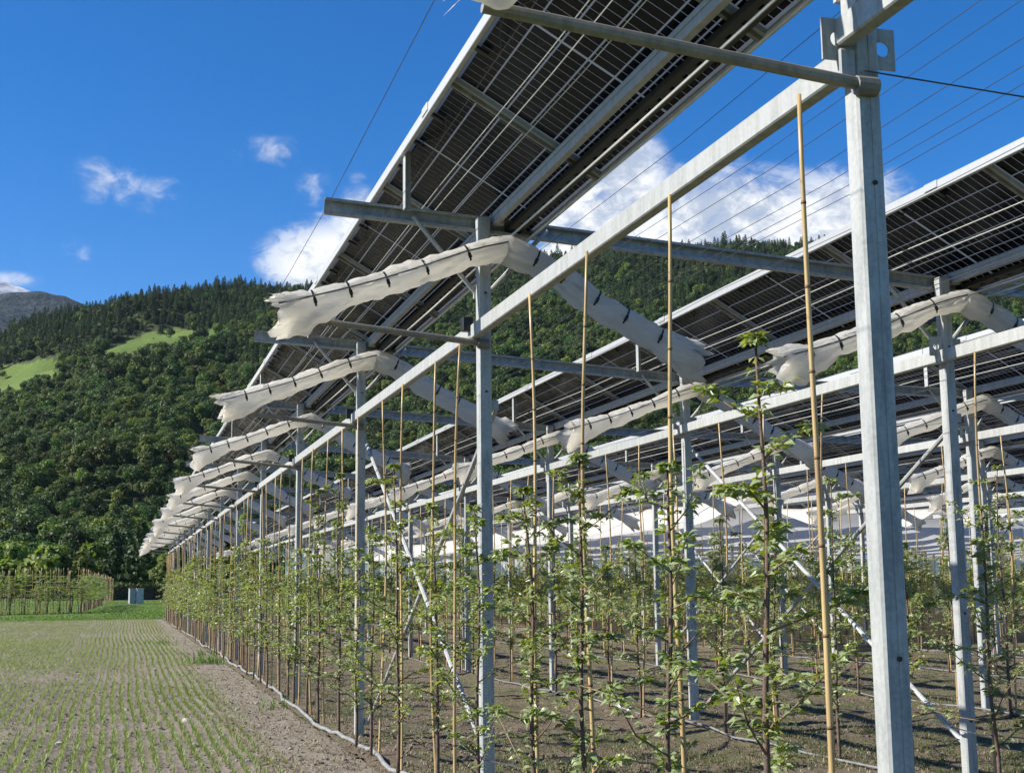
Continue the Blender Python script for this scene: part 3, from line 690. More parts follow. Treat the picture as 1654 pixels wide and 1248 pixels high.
def braces():
    for k, i in ((0, 1), (1, 1), (2, 3), (3, 4), (0, 8), (4, 5)):
        for s in (0, 1):
            b = MB(); za, zb = (2.85, .22) if s == 0 else (.30, 3.1); dx = .062 if s else .098
            b.tube([(dx, 0.02, za), (dx, A-.02, zb)], .020, 8)
            for (yy, zz) in ((.02, za), (A-.02, zb)): b.box((dx-.02, yy, zz), (.05, .05, .07))
            lab = 'slanting steel brace tube of the %s, %s post to %s post, %s' % (rown(k), ORD[i], ORD[i+1], 'rising away' if s else 'falling away')
            tag(obj('diagonal_brace', b.mesh('diagonal_brace', M['steel']), None, (row_x(k), fr_y(i), 0)), lab, 'brace', 'diagonal braces in the rows')
braces()

# ------------------------------------------------------------------ solar panels
ML, MWd, MP = 2.235, 1.13, 2.26
TH = math.atan2(.56, .98)
def panel_meshes():
    u0, v0, fr = 0, 0, .03; P = {}
    b = MB()   # frame: four bars, local u along y, v down slope, w up
    for (cx, cy, dx, dy) in ((fr/2, ML/2, fr, ML), (MWd-fr/2, ML/2, fr, ML), (MWd/2, fr/2, MWd-2*fr, fr), (MWd/2, ML-fr/2, MWd-2*fr, fr)): b.bbox((cx, cy, 0), (dx, dy, .038), .002)
    P['frame'] = b.mesh('panel_frame', M['alu'])
    b = MB(); b.box((MWd/2, ML/2, .012), (MWd-2*fr-.002, ML-2*fr-.002, .006)); P['glass'] = b.mesh('glass', M['glass'])
    cu = (ML-2*fr-.05)/24; cv = (MWd-2*fr-.03)/6; pos = []
    for a in range(24):
        for c in range(6): pos.append((fr+.015+(c+.5)*cv, fr+.015+(a+.5)*cu+(.02 if a >= 12 else 0)))
    b = MB(); b.box((0, 0, 0), (cv-.011, cu-.0105, .003)); P['cell'] = b.mesh('cell', M['cell'])
    b = MB()
    for (x, y) in pos: b.box((x, y, .0072), (cv-.011, cu-.0105, .003))
    P['grid'] = b.mesh('cell_grid', M['cell'])
    b = MB()
    b.bbox((0, 0, -.02), (.09, .045, .02), .004)
    P['junction'] = b.mesh('junction_box', M['black'])
    b = MB(); b.bbox((MWd/2, -.012, -.028), (MWd-.02, .03, .03), .003); P['mount_bar'] = b.mesh('mount_bar', M['frame'])
    rr = random.Random(5); b = MB(); pth = [(MWd*.1+.05*math.sin(t*9), ML*(.2+.6*t), -.03-.02*abs(math.sin(t*8))) for t in [j/14 for j in range(15)]]; b.tube(pth, .004, 5); P['cable'] = b.mesh('cable', M['black'])
    return P, pos
def panels():
    P, pos = panel_meshes(); cnt = 0; bn = {}
    for k in range(NK):
        xl = row_x(k)-.566; zl = 4.68+dzt(k)
        for n in range(-4, 28):
            y = 7.72+MP*n
            if y+ML > Y_END+.6: break
            if not vis(row_x(k)-.5, y+ML, .3): continue
            if k == 0 and y < -1.3: continue
            bay = int(math.floor((y+ML/2-Y0)/A)); d = math.hypot(xl, y+ML/2); bn[(k, bay)] = bn.get((k, bay), -1)+1
            lab = 'dark glass solar panel over the %s, %s panel %s' % (rown(k), ORD[bn[(k, bay)]], ('after its %s post' % ORD[bay]) if bay >= 0 else 'before its first post')
            e = thing('solar_panel', lab, 'solar panel', (xl, y, zl), (0, TH, 0), 'solar panels over the %s, bay %d' % (rown(k), bay+1)); cnt += 1
            obj('frame', P['frame'], e); obj('glass', P['glass'], e)
            if d < 12.5:
                for (cx, cy) in pos: obj('cell', P['cell'], e, (cx, cy, .0072))
            else: obj('cell_grid', P['grid'], e)['kind'] = 'stuff'
            obj('mount_bar', P['mount_bar'], e)
            if k < 3:
                for q in (.25, .5, .75): obj('junction_box', P['junction'], e, (MWd*.06, ML*q, 0))
                obj('cable', P['cable'], e)
    return cnt
NPANEL = panels()
def slotted_channels():
    b = MB(); n = 30; st = A/n
    for sx in (-.036, .036): b.box((sx, A/2, 0), (.042, A-.01, .012))
    for j in range(n): b.box((0, (j+.5)*st, 0), (.030, st*.68, .010))
    b.box((.058, A/2, .012), (.004, A-.01, .034)); b.box((-.058, A/2, .012), (.004, A-.01, .034))
    me = b.mesh('slotted_channel', M['dark_channel'])
    for k in range(2):
        for i in range(-1, 6):
            if not vis(row_x(k), fr_y(i+1), .5): continue
            bay = ('after its %s post' % ORD[i]) if i >= 0 else 'before its first post'
            tag(obj('slotted_channel', me, None, (row_x(k)+.25, fr_y(i), 4.135+dzt(k))), 'dark slotted cable channel by the lower panel edge, %s, bay %s' % (rown(k), bay), 'cable channel', 'slotted channels of the %s' % rown(k))
M['dark_channel'] = mk('dark_channel', (.035, .035, .034), (.02, .02, .02), rough=.5, metal=.2)
slotted_channels()
def rails():
    c = math.cos(TH); s = math.sin(TH)
    for k in range(NK):
        me = {}
        b = MB(); b.bbox((0, A/2, 0), (.05, A-.012, .085), .004); b.bbox((-.03, A/2, .02), (.008, A-.03, .03), .002); me['support_rail'] = b.mesh('support_rail', M['alu'])
        b = MB(); b.bbox((0, A/2, 0), (.032, A-.012, .075), .004); b.bbox((-.018, A*.31, .012), (.010, .25, .055), .002); b.bbox((-.018, A*.84, .012), (.010, .16, .055), .002); me['edge_rail'] = b.mesh('edge_rail', M['alu'])
        for i in range(-1, NI-1):
            if not vis(row_x(k), fr_y(i+1), .5): continue
            bay = ('after its %s post' % ORD[i]) if i >= 0 else 'before its first post'
            tag(obj('support_rail', me['support_rail'], None, (row_x(k)+.10, fr_y(i), 4.205+dzt(k))), 'bright rail under the lower panel half, %s, bay %s' % (rown(k), bay), 'rail', 'lower panel rails of the %s' % rown(k))
            tag(obj('edge_rail', me['edge_rail'], None, (row_x(k)-.585, fr_y(i), 4.655+dzt(k))), 'bright rail along the raised panel edge, %s, bay %s' % (rown(k), bay), 'rail', 'upper panel rails of the %s' % rown(k))
rails()

# ------------------------------------------------------------------ rolled nets
def roll_path(n):
    L, T, R = Vector((-1.50, 0, 3.44)), Vector((.09, 0, 4.03)), Vector((1.55, 0, 3.24)); pts = []
    for j in range(n):
        t = j/(n-1)
        p = L.lerp(T, t*2) if t < .5 else T.lerp(R, t*2-1)
        q = math.exp(-((t-.5)/.075)**2); sag = -.045*math.sin(math.pi*((t*2) % 1))*(1-q)
        pts.append(p+Vector((0, 0, -.055*q+sag)))
    return pts
TIES = (.075, .15, .23, .315, .41, .575, .64, .725, .80, .89)
def roll_mesh(seed, na, nr):
    r = random.Random(seed); P = roll_path(na); b = MB(); V = []
    off = [r.uniform(0, 50) for _ in range(4)]
    for i, p in enumerate(P):
        t = i/(na-1); tg = (P[min(i+1, na-1)]-P[max(i-1, 0)]).normalized(); up = Vector((0, 1, 0)); a = up; c = tg.cross(a)
        d = min(abs(t-q) for q in TIES); pinch = 1-.12*math.exp(-(d/.012)**2); bul = 1+.13*mnoise.noise((t*9+off[0], 0, 0))
        rad = .080*pinch*bul; 
        if t > .5: rad *= 1.14
        end = max(0, 1-t/.07) if t < .5 else max(0, 1-(1-t)/.05)
        rad *= 1+.25*end
        for k in range(nr):
            an = 2*math.pi*k/nr; w = 1+.26*mnoise.noise((math.cos(an)*1.6+off[1], math.sin(an)*1.6, t*7+off[2]))+.26*mnoise.noise((math.cos(an)*3.6, math.sin(an)*3.6+off[3], t*13))+.10*mnoise.noise((math.cos(an)*5, math.sin(an)*5+off[3], t*60))+.16*mnoise.noise((math.cos(an)*7+off[2], math.sin(an)*7, t*34+off[1]))
            droop = 1+.30*max(0, math.sin(an))*(1-pinch*.75+.35*end)
            ox = 0
            if end > 0: ox = (-1 if t < .5 else 1)*.17*end*mnoise.noise((math.cos(an)*3.4+off[1], math.sin(an)*3.4, 5))
            q = p+a*(math.cos(an)*rad*w)+c*(math.sin(an)*-rad*w*droop*1.0)
            # loose cloth hanging under the outer end
            u1 = min(1, max(0, (.17-t)/.13)); u2 = min(1, max(0, (t-.90)/.09)); u1 = u1*u1*(3-2*u1); u2 = u2*u2*(3-2*u2)
            q.z -= (.13*u1+.05*u2)*max(0, .1+math.sin(an))*(.85+.5*mnoise.noise((t*24+off[0], 3, 1)))*(1-.25*max(0, 1-t/.03))
            q.y *= 1-.3*u1*max(0, math.sin(an))
            V.append(q+tg*ox)
    F4 = [(i*nr+k, i*nr+(k+1) % nr, (i+1)*nr+(k+1) % nr, (i+1)*nr+k) for i in range(na-1) for k in range(nr)]
    # crumpled inner folds closing both ends
    for base, sgn in ((0, 1), ((na-1)*nr, -1)):
        o = len(V); tg = (P[1]-P[0]).normalized() if sgn > 0 else (P[-1]-P[-2]).normalized(); cc = P[0] if sgn > 0 else P[-1]
        for k in range(nr): V.append(cc.lerp(Vector(V[base+k]), .45)+tg*(.06*sgn*(1+.8*r.uniform(-1, 1))))
        V.append(cc+tg*.12*sgn)
        for k in range(nr):
            F4.append((base+k, base+(k+1) % nr, o+(k+1) % nr, o+k)); F4.append((o+k, o+(k+1) % nr, o+nr))
    # torn threads at the outer end
    n0 = len(V)
    for _ in range(14):
        k = r.randrange(nr); s = Vector(V[k]); e = s+Vector((-r.uniform(.02, .09), r.uniform(-.04, .04), r.uniform(-.05, .03))); o = len(V)
        V += [s, s+Vector((.004, .012, .004)), e]; F4.append((o, o+1, o+2))
    b.add(V, F4); return b.mesh('sleeve', M['net'], True)
def strap_mesh():
    b = MB(); n = 14; V = []
    for s in (-.012, .012):
        for k in range(n):
            an = math.radians(120)+math.radians(95)*k/(n-1); V.append((s*.6, math.cos(an)*.083, math.sin(an)*.083))
    b.add(V, [(k, k+1, n+k+1, n+k) for k in range(n-1)]); b.bbox((0, -.083, -.012), (.022, .018, .04), .004); return b.mesh('strap', M['black'])
def rolls():
    hi = [roll_mesh(s, 230, 36) for s in (1, 2, 3, 11, 12)]; mid = [roll_mesh(s, 80, 14) for s in (4, 5, 6, 13, 14)]; lo = [roll_mesh(s, 40, 9) for s in (7, 8, 15)]; st = strap_mesh(); P = roll_path(201); cn = MB()
    cn.tube([p+Vector((0, -.084, .024)) for p in roll_path(21)[:11]], .006, 6); carrier = cn.mesh('carrier_cable', M['wire'])
    for k in range(NK):
        for i in range(-1, NI):
            x, y = row_x(k), fr_y(i); d = math.hypot(x, y)
            if not vis(x-1.5, y, .2) or (k >= 3 and y > max(22+2.0*k, row_x(k)/VIS_R-2)): continue
            r = random.Random(k*31+i); set_ = hi if d < 15 else mid if d < 32 else lo
            lab = 'white hail net rolled up and strapped, over the %s at its %s post' % (rown(k), ORD[i]) if i >= 0 else 'white hail net rolled up over the outer row before its first post'
            e = thing('rolled_net', lab, 'net', (x, y-.155, dzt(k)*.8+(.14 if i == 0 and k == 0 else r.uniform(-.03, .03))), (0, r.uniform(-.012, .012), r.uniform(-.03, .03)), 'rolled nets of the %s' % rown(k))
            obj('sleeve', r.choice(set_), e)
            if d < 60:
                for j, t in enumerate(TIES):
                    if d > 26 and j % 2: continue
                    a = P[int(t*200)]; tg = P[min(200, int(t*200)+2)]-P[max(0, int(t*200)-2)]; sc = 1.14 if t > .5 else 1.
                    obj('strap', st, e, a, (0, -math.atan2(tg.z, tg.x), 0), (1, sc, sc))
            if d < 26: obj('carrier_cable', carrier, e)
rolls()

# ------------------------------------------------------------------ wires
def wires():
    def wire(name, pts, rad, mat, lab, cat, grp, n=5):
        b = MB(); b.tube(pts, rad, n); tag(obj(name, b.mesh(name, mat)), lab, cat, grp)
    ya, yb = -1.5, Y_END
    def line(x, z, y0=ya, sag=.035):
        pts = []; i = 0
        ys = [y0]+[q for q in np.arange(fr_y(-1), yb+.1, A/2) if q > y0]
        for q in ys:
            ph = ((q-Y0)/A) % 1; pts.append((x, q, z-(sag if .2 < ph < .8 else 0)))
        return pts
    for k in range(6):
        y0 = max(ya, row_x(k)/VIS_R-2) if k else ya; x = row_x(k); dz = dzt(k)
        for j, (ox, oz) in enumerate(((.185, 4.06), (.315, 4.045))): wire('ridge_cable', line(x+ox, oz+dz, y0, .015), .0085, M['ridge'], '%s white ridge cable of the net over the %s' % (('inner', 'outer')[j], rown(k)), 'cable', None, 6)
        if k < 6:
            for j, (ox, oz) in enumerate(((.44, 4.0), (.86, 3.93), (.98, 3.90), (1.16, 3.86), (1.32, 3.84), (1.42, 3.82), (1.56, 3.84), (1.86, 3.78), (-1.0, 3.62), (-.75, 3.85))[: 10 if k < 4 else 6]):
                if k == 0 and ox < 0: continue
                wire('net_wire', line(x+ox, oz+dz*.8, y0), .0021 if k == 0 else .0028, M['wire'], 'thin dark net wire strung lengthwise in the gap beside the %s' % rown(k), 'wire', 'thin net wires beside the %s' % rown(k), 4)
        # light cables slung under the panels
        for j, (ox, oz) in enumerate(((-.33, 4.40), (-.30, 4.30), (-.12, 4.33))):
            if k < 3: wire('panel_cable', line(x+ox, oz+dz, y0, .02), .004, M['ridge'], 'pale cable slung lengthwise under the panels of the %s' % rown(k), 'cable', 'pale cables under panels of the %s' % rown(k), 4)
    wire('net_wire', line(X1-1.49, 3.50), .0017, M['wire'], 'thin dark wire at the tips of the outer rolled nets', 'wire', None, 4)
    wire('net_wire', line(X1-1.06, 3.66), .0017, M['wire'], 'thin dark wire just inside the outer net tips', 'wire', None, 4)
    b = MB(); b.tube([(X1-.03, Y0-.06, HB-.03), (X1+1.9, Y0-.02, HB-.115), (X1+D, Y0, HB-.06)], .0032, 5); tag(obj('tie_wire', b.mesh('tie_wire', M['wire'])), 'dark wire stretched sideways from the post with holed plates', 'wire')
wires()

# ------------------------------------------------------------------ hoses
def hoses():
    pix = [(700, 1300), (620, 1248), (575, 1216), (530, 1192), (500, 1166), (478, 1150), (455, 1132), (432, 1112), (415, 1094), (398, 1084), (380, 1070), (358, 1056), (340, 1042), (322, 1030), (306, 1016), (296, 1010)]
    P = [Vector(ground(*q)) for q in pix]; Q = []
    for j in range(len(P)-1):
        for s in range(6): 
            t = s/6; a = P[max(j-1, 0)]; b, c = P[j], P[j+1]; d = P[min(j+2, len(P)-1)]
            q = .5*((2*b)+(c-a)*t+(2*a-5*b+4*c-d)*t*t+(3*b-a-3*c+d)*t**3); Q.append(q)
    Q.append(P[-1]); Q = [Vector((min(q.x-.02, X1-.17)+.045*math.sin(q.y*.62)+.018*math.sin(q.y*1.9+1), q.y, max(float(field_z(np.array(q.x), np.array(q.y))), float(floor_z(np.array(q.x), np.array(q.y))) if q.x > FX1-.1 else 0)+.028)) for q in Q]
    b = MB(); b.tube(Q, .020, 10); tag(obj('irrigation_hose', b.mesh('irrigation_hose', M['hose'], True)), 'white hose snaking along the foot of the outer row', 'hose')
    r = random.Random(3)
    for k in range(1, 5):
        y0 = max(2, row_x(k)/VIS_R-1); pts = [(row_x(k)-.18+.05*math.sin(y*.8+k)+r.uniform(-.02, .02), y, float(floor_z(np.array(row_x(k)-.15), np.array(y)))+.02) for y in np.arange(y0, 70, .7)]
        b = MB(); b.tube(pts, .011, 8); tag(obj('drip_hose', b.mesh('drip_hose', M['drip'], True)), 'grey drip hose on the soil under the %s' % rown(k), 'hose', 'drip hoses')
    for k in (0, 1, 2):
        y0 = max(2, row_x(k)/VIS_R-1); pts = [(row_x(k)-.13, y, .52+.03*math.sin(y*2.7)) for y in np.arange(y0, 70, .6)]
        b = MB(); b.tube(pts, .0045, 5); tag(obj('training_wire', b.mesh('training_wire', M['wire'])), 'low training wire along the trunks of the %s' % rown(k), 'wire')
hoses()

# ------------------------------------------------------------------ bamboo canes and apple trees
def cane_mesh(seed, bend, h):
    r = random.Random(seed); n = 15; b = MB(); p1, p2 = r.uniform(0, 6), r.uniform(0, 6); pts = []
    for j in range(n):
        t = j/(n-1); pts.append((bend*math.sin(math.pi*t*.9)+.008*math.sin(t*9+p1), bend*.7*math.sin(math.pi*t)*math.sin(p2)+.008*math.sin(t*8+p2), -.15+t*(h+.15)))
    b.tube(pts, [.0125-.0045*j/(n-1) for j in range(n)], 8); 
    nd = MB()
    for j in range(1, 11):
        t = j/11.3; q = t*(n-1); i0 = int(q); f = q-i0; a = Vector(pts[i0]).lerp(Vector(pts[i0+1]), f); rr = .0130-.0045*t; nd.tube([a-Vector((0, 0, .006)), a, a+Vector((0, 0, .006))], [rr*.98, rr*1.16, rr*.98], 8)
    return b.mesh('cane', M['bamboo'], True), nd.mesh('node_ring', M['node'], True), b
CANES = [cane_mesh(s, bd, HB-.06) for s, bd in ((1, .03), (2, -.045), (3, .07), (4, .02), (5, -.03), (6, .05))]

def leaf_shape(L, Wd, droop, detail):
    if detail:
        st = [(0, 0, 0), (.22, .62, .0), (.5, 1, .03), (.78, .66, -.02)]; V = [(0, 0, 0)]; 
        xs = [.0, .22, .5, .78, 1.]; ws = [0, .66, 1., .62, 0]; zs = [0, .05, .06, .0, -droop]
        V = [(xs[0]*L, 0, 0)]; Fc = []
        for j in (1, 2, 3): V += [(xs[j]*L, -ws[j]*Wd, zs[j]*L+.22*ws[j]*Wd), (xs[j]*L, 0, zs[j]*L), (xs[j]*L, ws[j]*Wd, zs[j]*L+.22*ws[j]*Wd)]
        V.append((L, 0, zs[4]*L)); Fc = [(0, 1, 2), (0, 2, 3), (1, 4, 5, 2), (2, 5, 6, 3), (4, 7, 8, 5), (5, 8, 9, 6), (7, 10, 8), (8, 10, 9)]
    else:
        V = [(0, 0, 0), (.48*L, -Wd, .03*L+.2*Wd), (.5*L, 0, .03*L), (.48*L, Wd, .03*L+.2*Wd), (L, 0, -droop*L)]; Fc = [(0, 1, 2), (0, 2, 3), (1, 4, 2), (2, 4, 3)]
    return V, [tuple(reversed(f)) for f in Fc]
LEAFMESH = []
for s, (L, w, d) in enumerate(((.085, .0185, .22), (.075, .017, .34), (.068, .0165, .15), (.09, .0175, .40))):
    b = MB(); V, Fc = leaf_shape(L, w, d, True); b.add(V, Fc); LEAFMESH.append(b.mesh('leaf', M['leafobj'], True))
LSV, LSF = leaf_shape(1, .225, .25, False); LSV = np.array(LSV); LSF = np.array(LSF)

def tree_data(seed, h, nleaf, low=.45, spread=.42):
    """trunk path, branch paths and leaf frames of a young spindle tree"""
    r = random.Random(seed); n = 12; ph = r.uniform(0, 6)
    tr = [Vector((.03*math.sin(3*t+ph)*t+.012*math.sin(11*t), .025*math.sin(4*t+ph*2)*t, -.06+t*(h+.06))) for t in [j/(n-1) for j in range(n)]]
    br = []; nb = int(9+h*3.2)
    for j in range(nb):
        t = low/h+(.93-low/h)*((j+r.random())/nb); p = tr[0].lerp(tr[-1], 0); q = t*(n-1); i0 = int(q); p = tr[i0].lerp(tr[min(i0+1, n-1)], q-i0)
        an = j*2.4+r.uniform(-.6, .6); ln = spread*(1.15-.75*(t-low/h)/(1-low/h))*r.uniform(.45, 1.25); rise = r.uniform(-.05, .75)
        d = Vector((math.cos(an), math.sin(an)*1.0, rise)).normalized(); e1 = p+d*ln*.5+Vector((0, 0, .02)); e2 = p+d*ln+Vector((r.uniform(-.05, .05), r.uniform(-.05, .05), r.uniform(-.06, .14)))
        br.append((p, e1, e2, .007*(1-.5*t)))
    lv = []
    while len(lv) < nleaf:
        if r.random() < .74:
            p, e1, e2, _ = r.choice(br); t = r.uniform(.12, 1.05) if r.random() < .7 else 1.0; c = p.lerp(e1, t*2) if t < .5 else e1.lerp(e2, t*2-1)
        else:
            t = r.uniform(low/h, 1.) if r.random() < .75 else 1.; q = t*(n-1); i0 = min(int(q), n-2); c = tr[i0].lerp(tr[i0+1], q-i0)
        for _ in range(r.randint(2, 6)):   # spur cluster
            an = r.uniform(0, 6.28); up = r.uniform(-.35, .75); d = Vector((math.cos(an), math.sin(an), up)).normalized()
            lv.append((c+d*r.uniform(.004, .02), d, r.uniform(-1.0, 1.0), r.uniform(.7, 1.18)))
    return tr, br, lv[:nleaf]
def leaf_matrix(c, d, roll):
    x = d.normalized(); s = Vector((0, 0, 1)).cross(x); s = s.normalized() if s.length > .05 else Vector((1, 0, 0)); z = x.cross(s)
    y2 = s*math.cos(roll)+z*math.sin(roll); z2 = x.cross(y2)
    return Matrix(((x.x, y2.x, z2.x, c.x), (x.y, y2.y, z2.y, c.y), (x.z, y2.z, z2.z, c.z), (0, 0, 0, 1)))
def tree_meshes(seed, h, nleaf, low, spread, sides=6, lsize=.078):
    tr, br, lv = tree_data(seed, h, nleaf, low, spread); n = len(tr)
    b = MB(); b.tube(tr, [.017*(1-.72*j/(n-1)) for j in range(n)], sides); tk = b.mesh('trunk', M['bark'], True)
    b = MB()
    for p, e1, e2, rd in br: b.tube([p, e1, e2], [rd, rd*.75, rd*.35], max(4, sides-2))
    bm_ = b.mesh('branches', M['twig'], True)
    V = []; 
    for c, d, rl, s in lv:
        m = np.array(leaf_matrix(c, d, rl)); V.append((LSV*lsize*s)@m[:3, :3].T+m[:3, 3])
    V = np.concatenate(V); T = (LSF[None]+np.arange(len(lv))[:, None, None]*5).reshape(-1, 3)
    return tk, bm_, npmesh('foliage', V, T, M['leaf'])
def trees():
    # (row, y): nearest trees get single leaves; the 300 that show largest are individuals, the rest one mass
    slots = []
    rr = random.Random(12); near0 = [4.10, 5.40, 6.42, 7.50, 8.62, 10.0, 11.25, 12.35]
    for k in range(NK):
        ys_ = near0+[12.35+1.13*j for j in range(1, 53)] if k == 0 else [Y0+.06+1.13*j for j in range(60)] if k == 1 else [Y0+.45+1.13*j for j in range(60)]
        for j, y in enumerate(ys_):
            if y > Y_END+.3: continue
            x = row_x(k)-.17
            if not vis(x-.45, y, .35): continue
            slots.append((math.hypot(x, y), k, y, x, j))
    slots.sort()
    full = [tree_meshes(100+s, h, 1350, lo-.1, sp*1.1, 8, .051) for s, (h, lo, sp) in enumerate(((2.25, .55, .42), (2.05, .6, .40), (2.45, .5, .44), (1.95, .62, .38), (2.6, .6, .36), (2.15, .5, .46)))]
    mid = [tree_meshes(200+s, h, 760, lo-.05, sp*1.05, 5, .063) for s, (h, lo, sp) in enumerate(((2.2, .62, .42), (2.05, .7, .40), (2.4, .6, .42), (2.0, .65, .38), (2.55, .6, .34), (1.9, .6, .45)))]
    low = [tree_meshes(300+s, h, 400, lo, sp, 4, .09) for s, (h, lo, sp) in enumerate(((2.2, .7, .42), (2.05, .75, .40), (2.4, .65, .42), (1.95, .7, .38)))]
    massV = []; caneV = []; nt = 0; bn = {}
    for (d, k, y, x, j) in slots:
        r = random.Random(k*1000+j); bay = int(math.floor((y-Y0)/A)); base = floor_z(np.array(x), np.array(y)); base = float(base)-.01
        bn[(k, bay)] = bn.get((k, bay), -1)+1
        where = '%s after its %s post' % (ORD[bn[(k, bay)]], ORD[min(bay, 13)]) if bay >= 0 else 'before its first post'; wb = 'bay %d' % (bay+1)
        sx = r.uniform(.9, 1.12); rot = r.uniform(0, 6.28); cx = x+.0+r.uniform(-.012, .012); tx, ty = x+r.uniform(-.05, .03), y-.05+r.uniform(-.03, .03)+(.42 if k == 0 and j == 0 else 0)
        if k == 0 and nt < 9999 and False: pass
        if nt < 300:
            g = '%s, %s' % (rown(k), wb)
            # cane
            cm, nd, _ = CANES[j % 6]; bend_y = 0
            lab = 'tan bamboo cane of the %s, %s' % (rown(k), where)
            if k == 0 and j == 4: lab = 'strongly leaning bamboo cane just behind the second outer post'
            e = thing('bamboo_cane', lab, 'cane', (cx+.03, y, base), (r.uniform(-.008, .008), r.uniform(-.006, .01), r.uniform(0, 6.28)), 'bamboo canes, '+g)
            if k == 0 and j == 4: e.location.y = 9.35; e.rotation_euler = (.055, .0, 0)
            zs = (HB-.05+dzb(k)-base)/(HB-.06); e.scale = (1, 1, zs)
            obj('cane', cm, e)
            if d < 26: stuff(obj('node_rings', nd, e))
            if k == 0 and j < 4 or (k == 1 and d < 10.8):
                tall = (k == 0 and j == 0); h = 2.42 if tall else r.uniform(2.0, 2.3)
                tr, br, la = tree_data(500+j+k*50, h, 1300, .4, .38 if tall else .5); lv = la[:290]
                e = thing('apple_tree', 'young apple tree with single glossy leaves, %s, cane %s' % (rown(k), ORD[j]), 'apple tree', (tx, ty, base), (0, 0, 0), 'apple trees, '+g)
                b = MB(); n = len(tr); b.tube(tr, [.017*(1-.72*q/(n-1)) for q in range(n)], 9); obj('trunk', b.mesh('trunk', M['bark'], True), e)
                for p, e1, e2, rd in br:
                    b = MB(); b.tube([p, e1, e2], [rd, rd*.75, rd*.35], 6); obj('branch', b.mesh('branch', M['twig'], True), e)
                V = []
                for c, dd, rl, s in la[290:]:
                    m = np.array(leaf_matrix(c, dd, rl)); V.append((LSV*.050*s)@m[:3, :3].T+m[:3, 3])
                V = np.concatenate(V); stuff(obj('foliage', npmesh('foliage', V, (LSF[None]+np.arange(1010)[:, None, None]*5).reshape(-1, 3), M['leaf']), e))
                for c, dd, rl, s in lv:
                    o = obj('leaf', LEAFMESH[r.randrange(4)], e); o.matrix_local = leaf_matrix(c, dd, rl) @ Matrix.Scale(s*.64, 4)
            else:
                ms = full if d < 17 else mid if d < 34 else low; tk, bm_, fo = ms[r.randrange(len(ms))]
                e = thing('apple_tree', 'young leafy apple tree of the %s, %s' % (rown(k), where), 'apple tree', (tx, ty, base), (0, 0, rot), 'apple trees, '+g, (sx, sx, sx*r.uniform(.92, 1.06)))
                obj('trunk', tk, e); stuff(obj('branches', bm_, e)); stuff(obj('foliage', fo, e))
            nt += 1
        else:
            massV.append((tx, ty, base, rot, sx, r.randrange(len(low)))); caneV.append((cx, y, base, j % 6))
    if massV:
        parts = []; tparts = []
        for (tx, ty, base, rot, sx, q) in massV:
            for src, dst in ((low[q][2], parts), (low[q][0], tparts)):
                V = np.empty(len(src.vertices)*3, np.float32); src.vertices.foreach_get('co', V); V = V.reshape(-1, 3)*sx; c, s = math.cos(rot), math.sin(rot)
                V = np.stack([V[:, 0]*c-V[:, 1]*s+tx, V[:, 0]*s+V[:, 1]*c+ty, V[:, 2]+base], -1); src.calc_loop_triangles(); T = np.empty(len(src.loop_triangles)*3, np.int32); src.loop_triangles.foreach_get('vertices', T); dst.append((V, T.reshape(-1, 3)))
        V, T = join(parts); o = tag(stuff(obj('far_apple_foliage', npmesh('far_apple_foliage', V, T, M['leaf']))), 'foliage of the farthest apple rows merging into one band', 'apple trees')
        V, T = join(tparts); o = tag(stuff(obj('far_apple_trunks', npmesh('far_apple_trunks', V, T, M['bark']))), 'thin trunks of the farthest apple rows', 'trunks')
        b = MB()
        for (cx, y, base, q) in caneV: b.tube([(cx, y, base), (cx+.01, y, base+1.7), (cx, y, HB-.15)], .013, 4, False)
        tag(stuff(obj('far_bamboo_canes', b.mesh('far_bamboo_canes', M['bamboo']))), 'tan canes of the farthest rows standing close together', 'canes')
    # neighbouring pole orchard beyond the field
    nb_ = random.Random(8)
    for q, (xx, cnt) in enumerate(((-2.5, 62), (-3.0, 30), (-3.2, 28), (-3.4, 26))):
        for j in range(cnt):
            y = 97+j*1.35 if q == 0 else 93+q*2.2-j*.28; x = (xx+(y-97)*.022 if q == 0 else xx-j*.37)+nb_.uniform(-.08, .08); hh = 3.0+nb_.uniform(-.15, .2)
            gl = ('side row facing the cabinets', 'front row facing the field', 'row just behind its front row', 'third row back from field')[q]
            b = CANES[nb_.randrange(6)][0]; e = tag(obj('orchard_pole', b, None, (x, y, .0), (nb_.uniform(-.02, .02), nb_.uniform(-.02, .02), nb_.uniform(0, 6)), (1.5 if j % 5 else 2.6, 1.5 if j % 5 else 2.6, hh/HB)), ('thick' if j % 5 == 0 else 'thin')+' tan pole'+' of the pole orchard beyond the field, '+gl, 'pole', ('thick' if j % 5 == 0 else 'thin')+' poles of the neighbouring orchard, '+gl)
            if q < 3 and (j % 2 == 0 if q else j < 30):
                tk, bm_, fo = low[nb_.randrange(4)]; e = thing('orchard_tree', 'small leafy tree of the neighbouring pole orchard, '+gl, 'fruit tree', (x+.1, y+.4, 0), (0, 0, nb_.uniform(0, 6)), 'trees of the neighbouring orchard, '+gl, (2.3, 2.3, 1.12)); obj('trunk', tk, e); stuff(obj('foliage', fo, e))
trees()

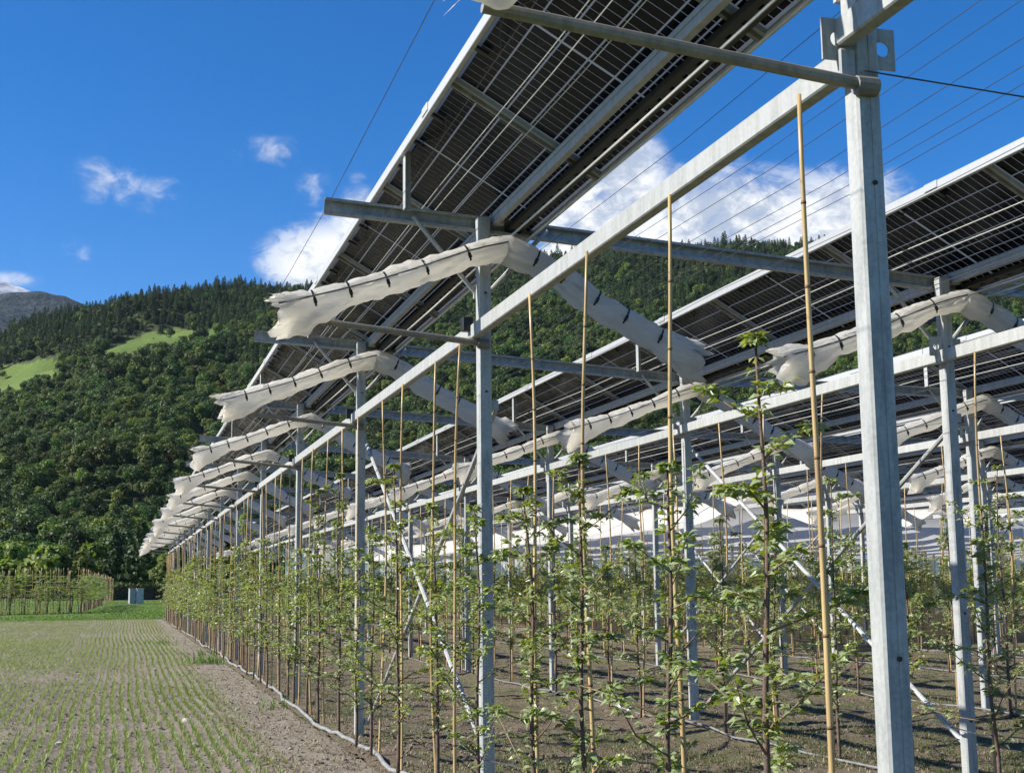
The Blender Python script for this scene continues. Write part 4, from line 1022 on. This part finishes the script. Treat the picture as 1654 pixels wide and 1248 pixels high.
# ------------------------------------------------------------------ nets still spread over the inner rows
def net_start(k): return 22+2.0*k
def spread_nets():
    for k in range(3, NK):
        ya = max(net_start(k), row_x(k)/VIS_R-2); 
        if ya > Y_END-4: continue
        yy = np.arange(ya, Y_END+.2, .9); us = np.linspace(-1, 1, 17); U, Y = np.meshgrid(us, yy); ph = ((Y-Y0)/A) % 1
        Z = 3.86-.78*np.abs(U)+dzt(k)*.8-.10*np.sin(np.pi*np.abs(U))-.07*np.sin(np.pi*ph)*(1-np.abs(U)*.3)+.05*(vnoise((U*3+20, Y), 1.1, k)-.5); X = row_x(k)+.09+U*1.86
        V = np.stack([X, Y, Z], -1).reshape(-1, 3); nx = len(us); i = np.arange(len(yy)-1)[:, None]*nx+np.arange(nx-1)[None]
        tag(obj('spread_net', npmesh('spread_net', V, np.stack([i, i+1, i+nx+1, i+nx], -1).reshape(-1, 4), M['thin_net'], True)), 'white hail net spread like a low roof over the %s' % rown(k), 'net', 'nets spread over the inner rows')
def thin_net():
    m = netmat(); m.name = 'thin_net'
    for n in m.node_tree.nodes:
        if n.type == 'MIX_SHADER': n.inputs[0].default_value = .5
        if n.type == 'BUMP': n.inputs['Distance'].default_value = .004
    return m
M['thin_net'] = thin_net()
spread_nets()

# ------------------------------------------------------------------ white side net at the far end
def side_net():
    xs = np.arange(9, 92, .35); zs = np.linspace(2.0, 3.95, 12); X, Zz = np.meshgrid(xs, zs)
    Y = 77.5+.22*np.sin(X*1.7)+.12*np.sin(X*4.1+Zz*2)+.25*(vnoise((X, Zz), 1.3, 8)-.5); Zb = Zz-.28*np.abs(np.sin(X*np.pi/D))*(Zz-2.0)/1.9*.6+.1*np.sin(X*2.3)*(3.9-Zz)
    V = np.stack([X, Y, Zb], -1).reshape(-1, 3); nx = len(xs); i = np.arange(len(zs)-1)[:, None]*nx+np.arange(nx-1)[None]
    tag(obj('side_net', npmesh('side_net', V, np.stack([i, i+1, i+nx+1, i+nx], -1).reshape(-1, 4), M['thin_net'], True)), 'white net curtain hanging across the far end of the rows', 'net')
side_net()

# ------------------------------------------------------------------ valley haze
def haze():
    m, t, out = newmat('haze_air'); v = t.new('ShaderNodeVolumePrincipled'); v.inputs['Color'].default_value = (.62, .78, 1, 1); v.inputs['Density'].default_value = 2.2e-5; v.inputs['Anisotropy'].default_value = .2
    t.link(v.outputs[0], out.inputs['Volume']); b = MB(); b.box((0, 0, 649), (12600, 12600, 1302)); o = stuff(obj('haze', b.mesh('haze', m))); tag(o, 'thin blue haze hanging in the valley air', 'haze')
haze()
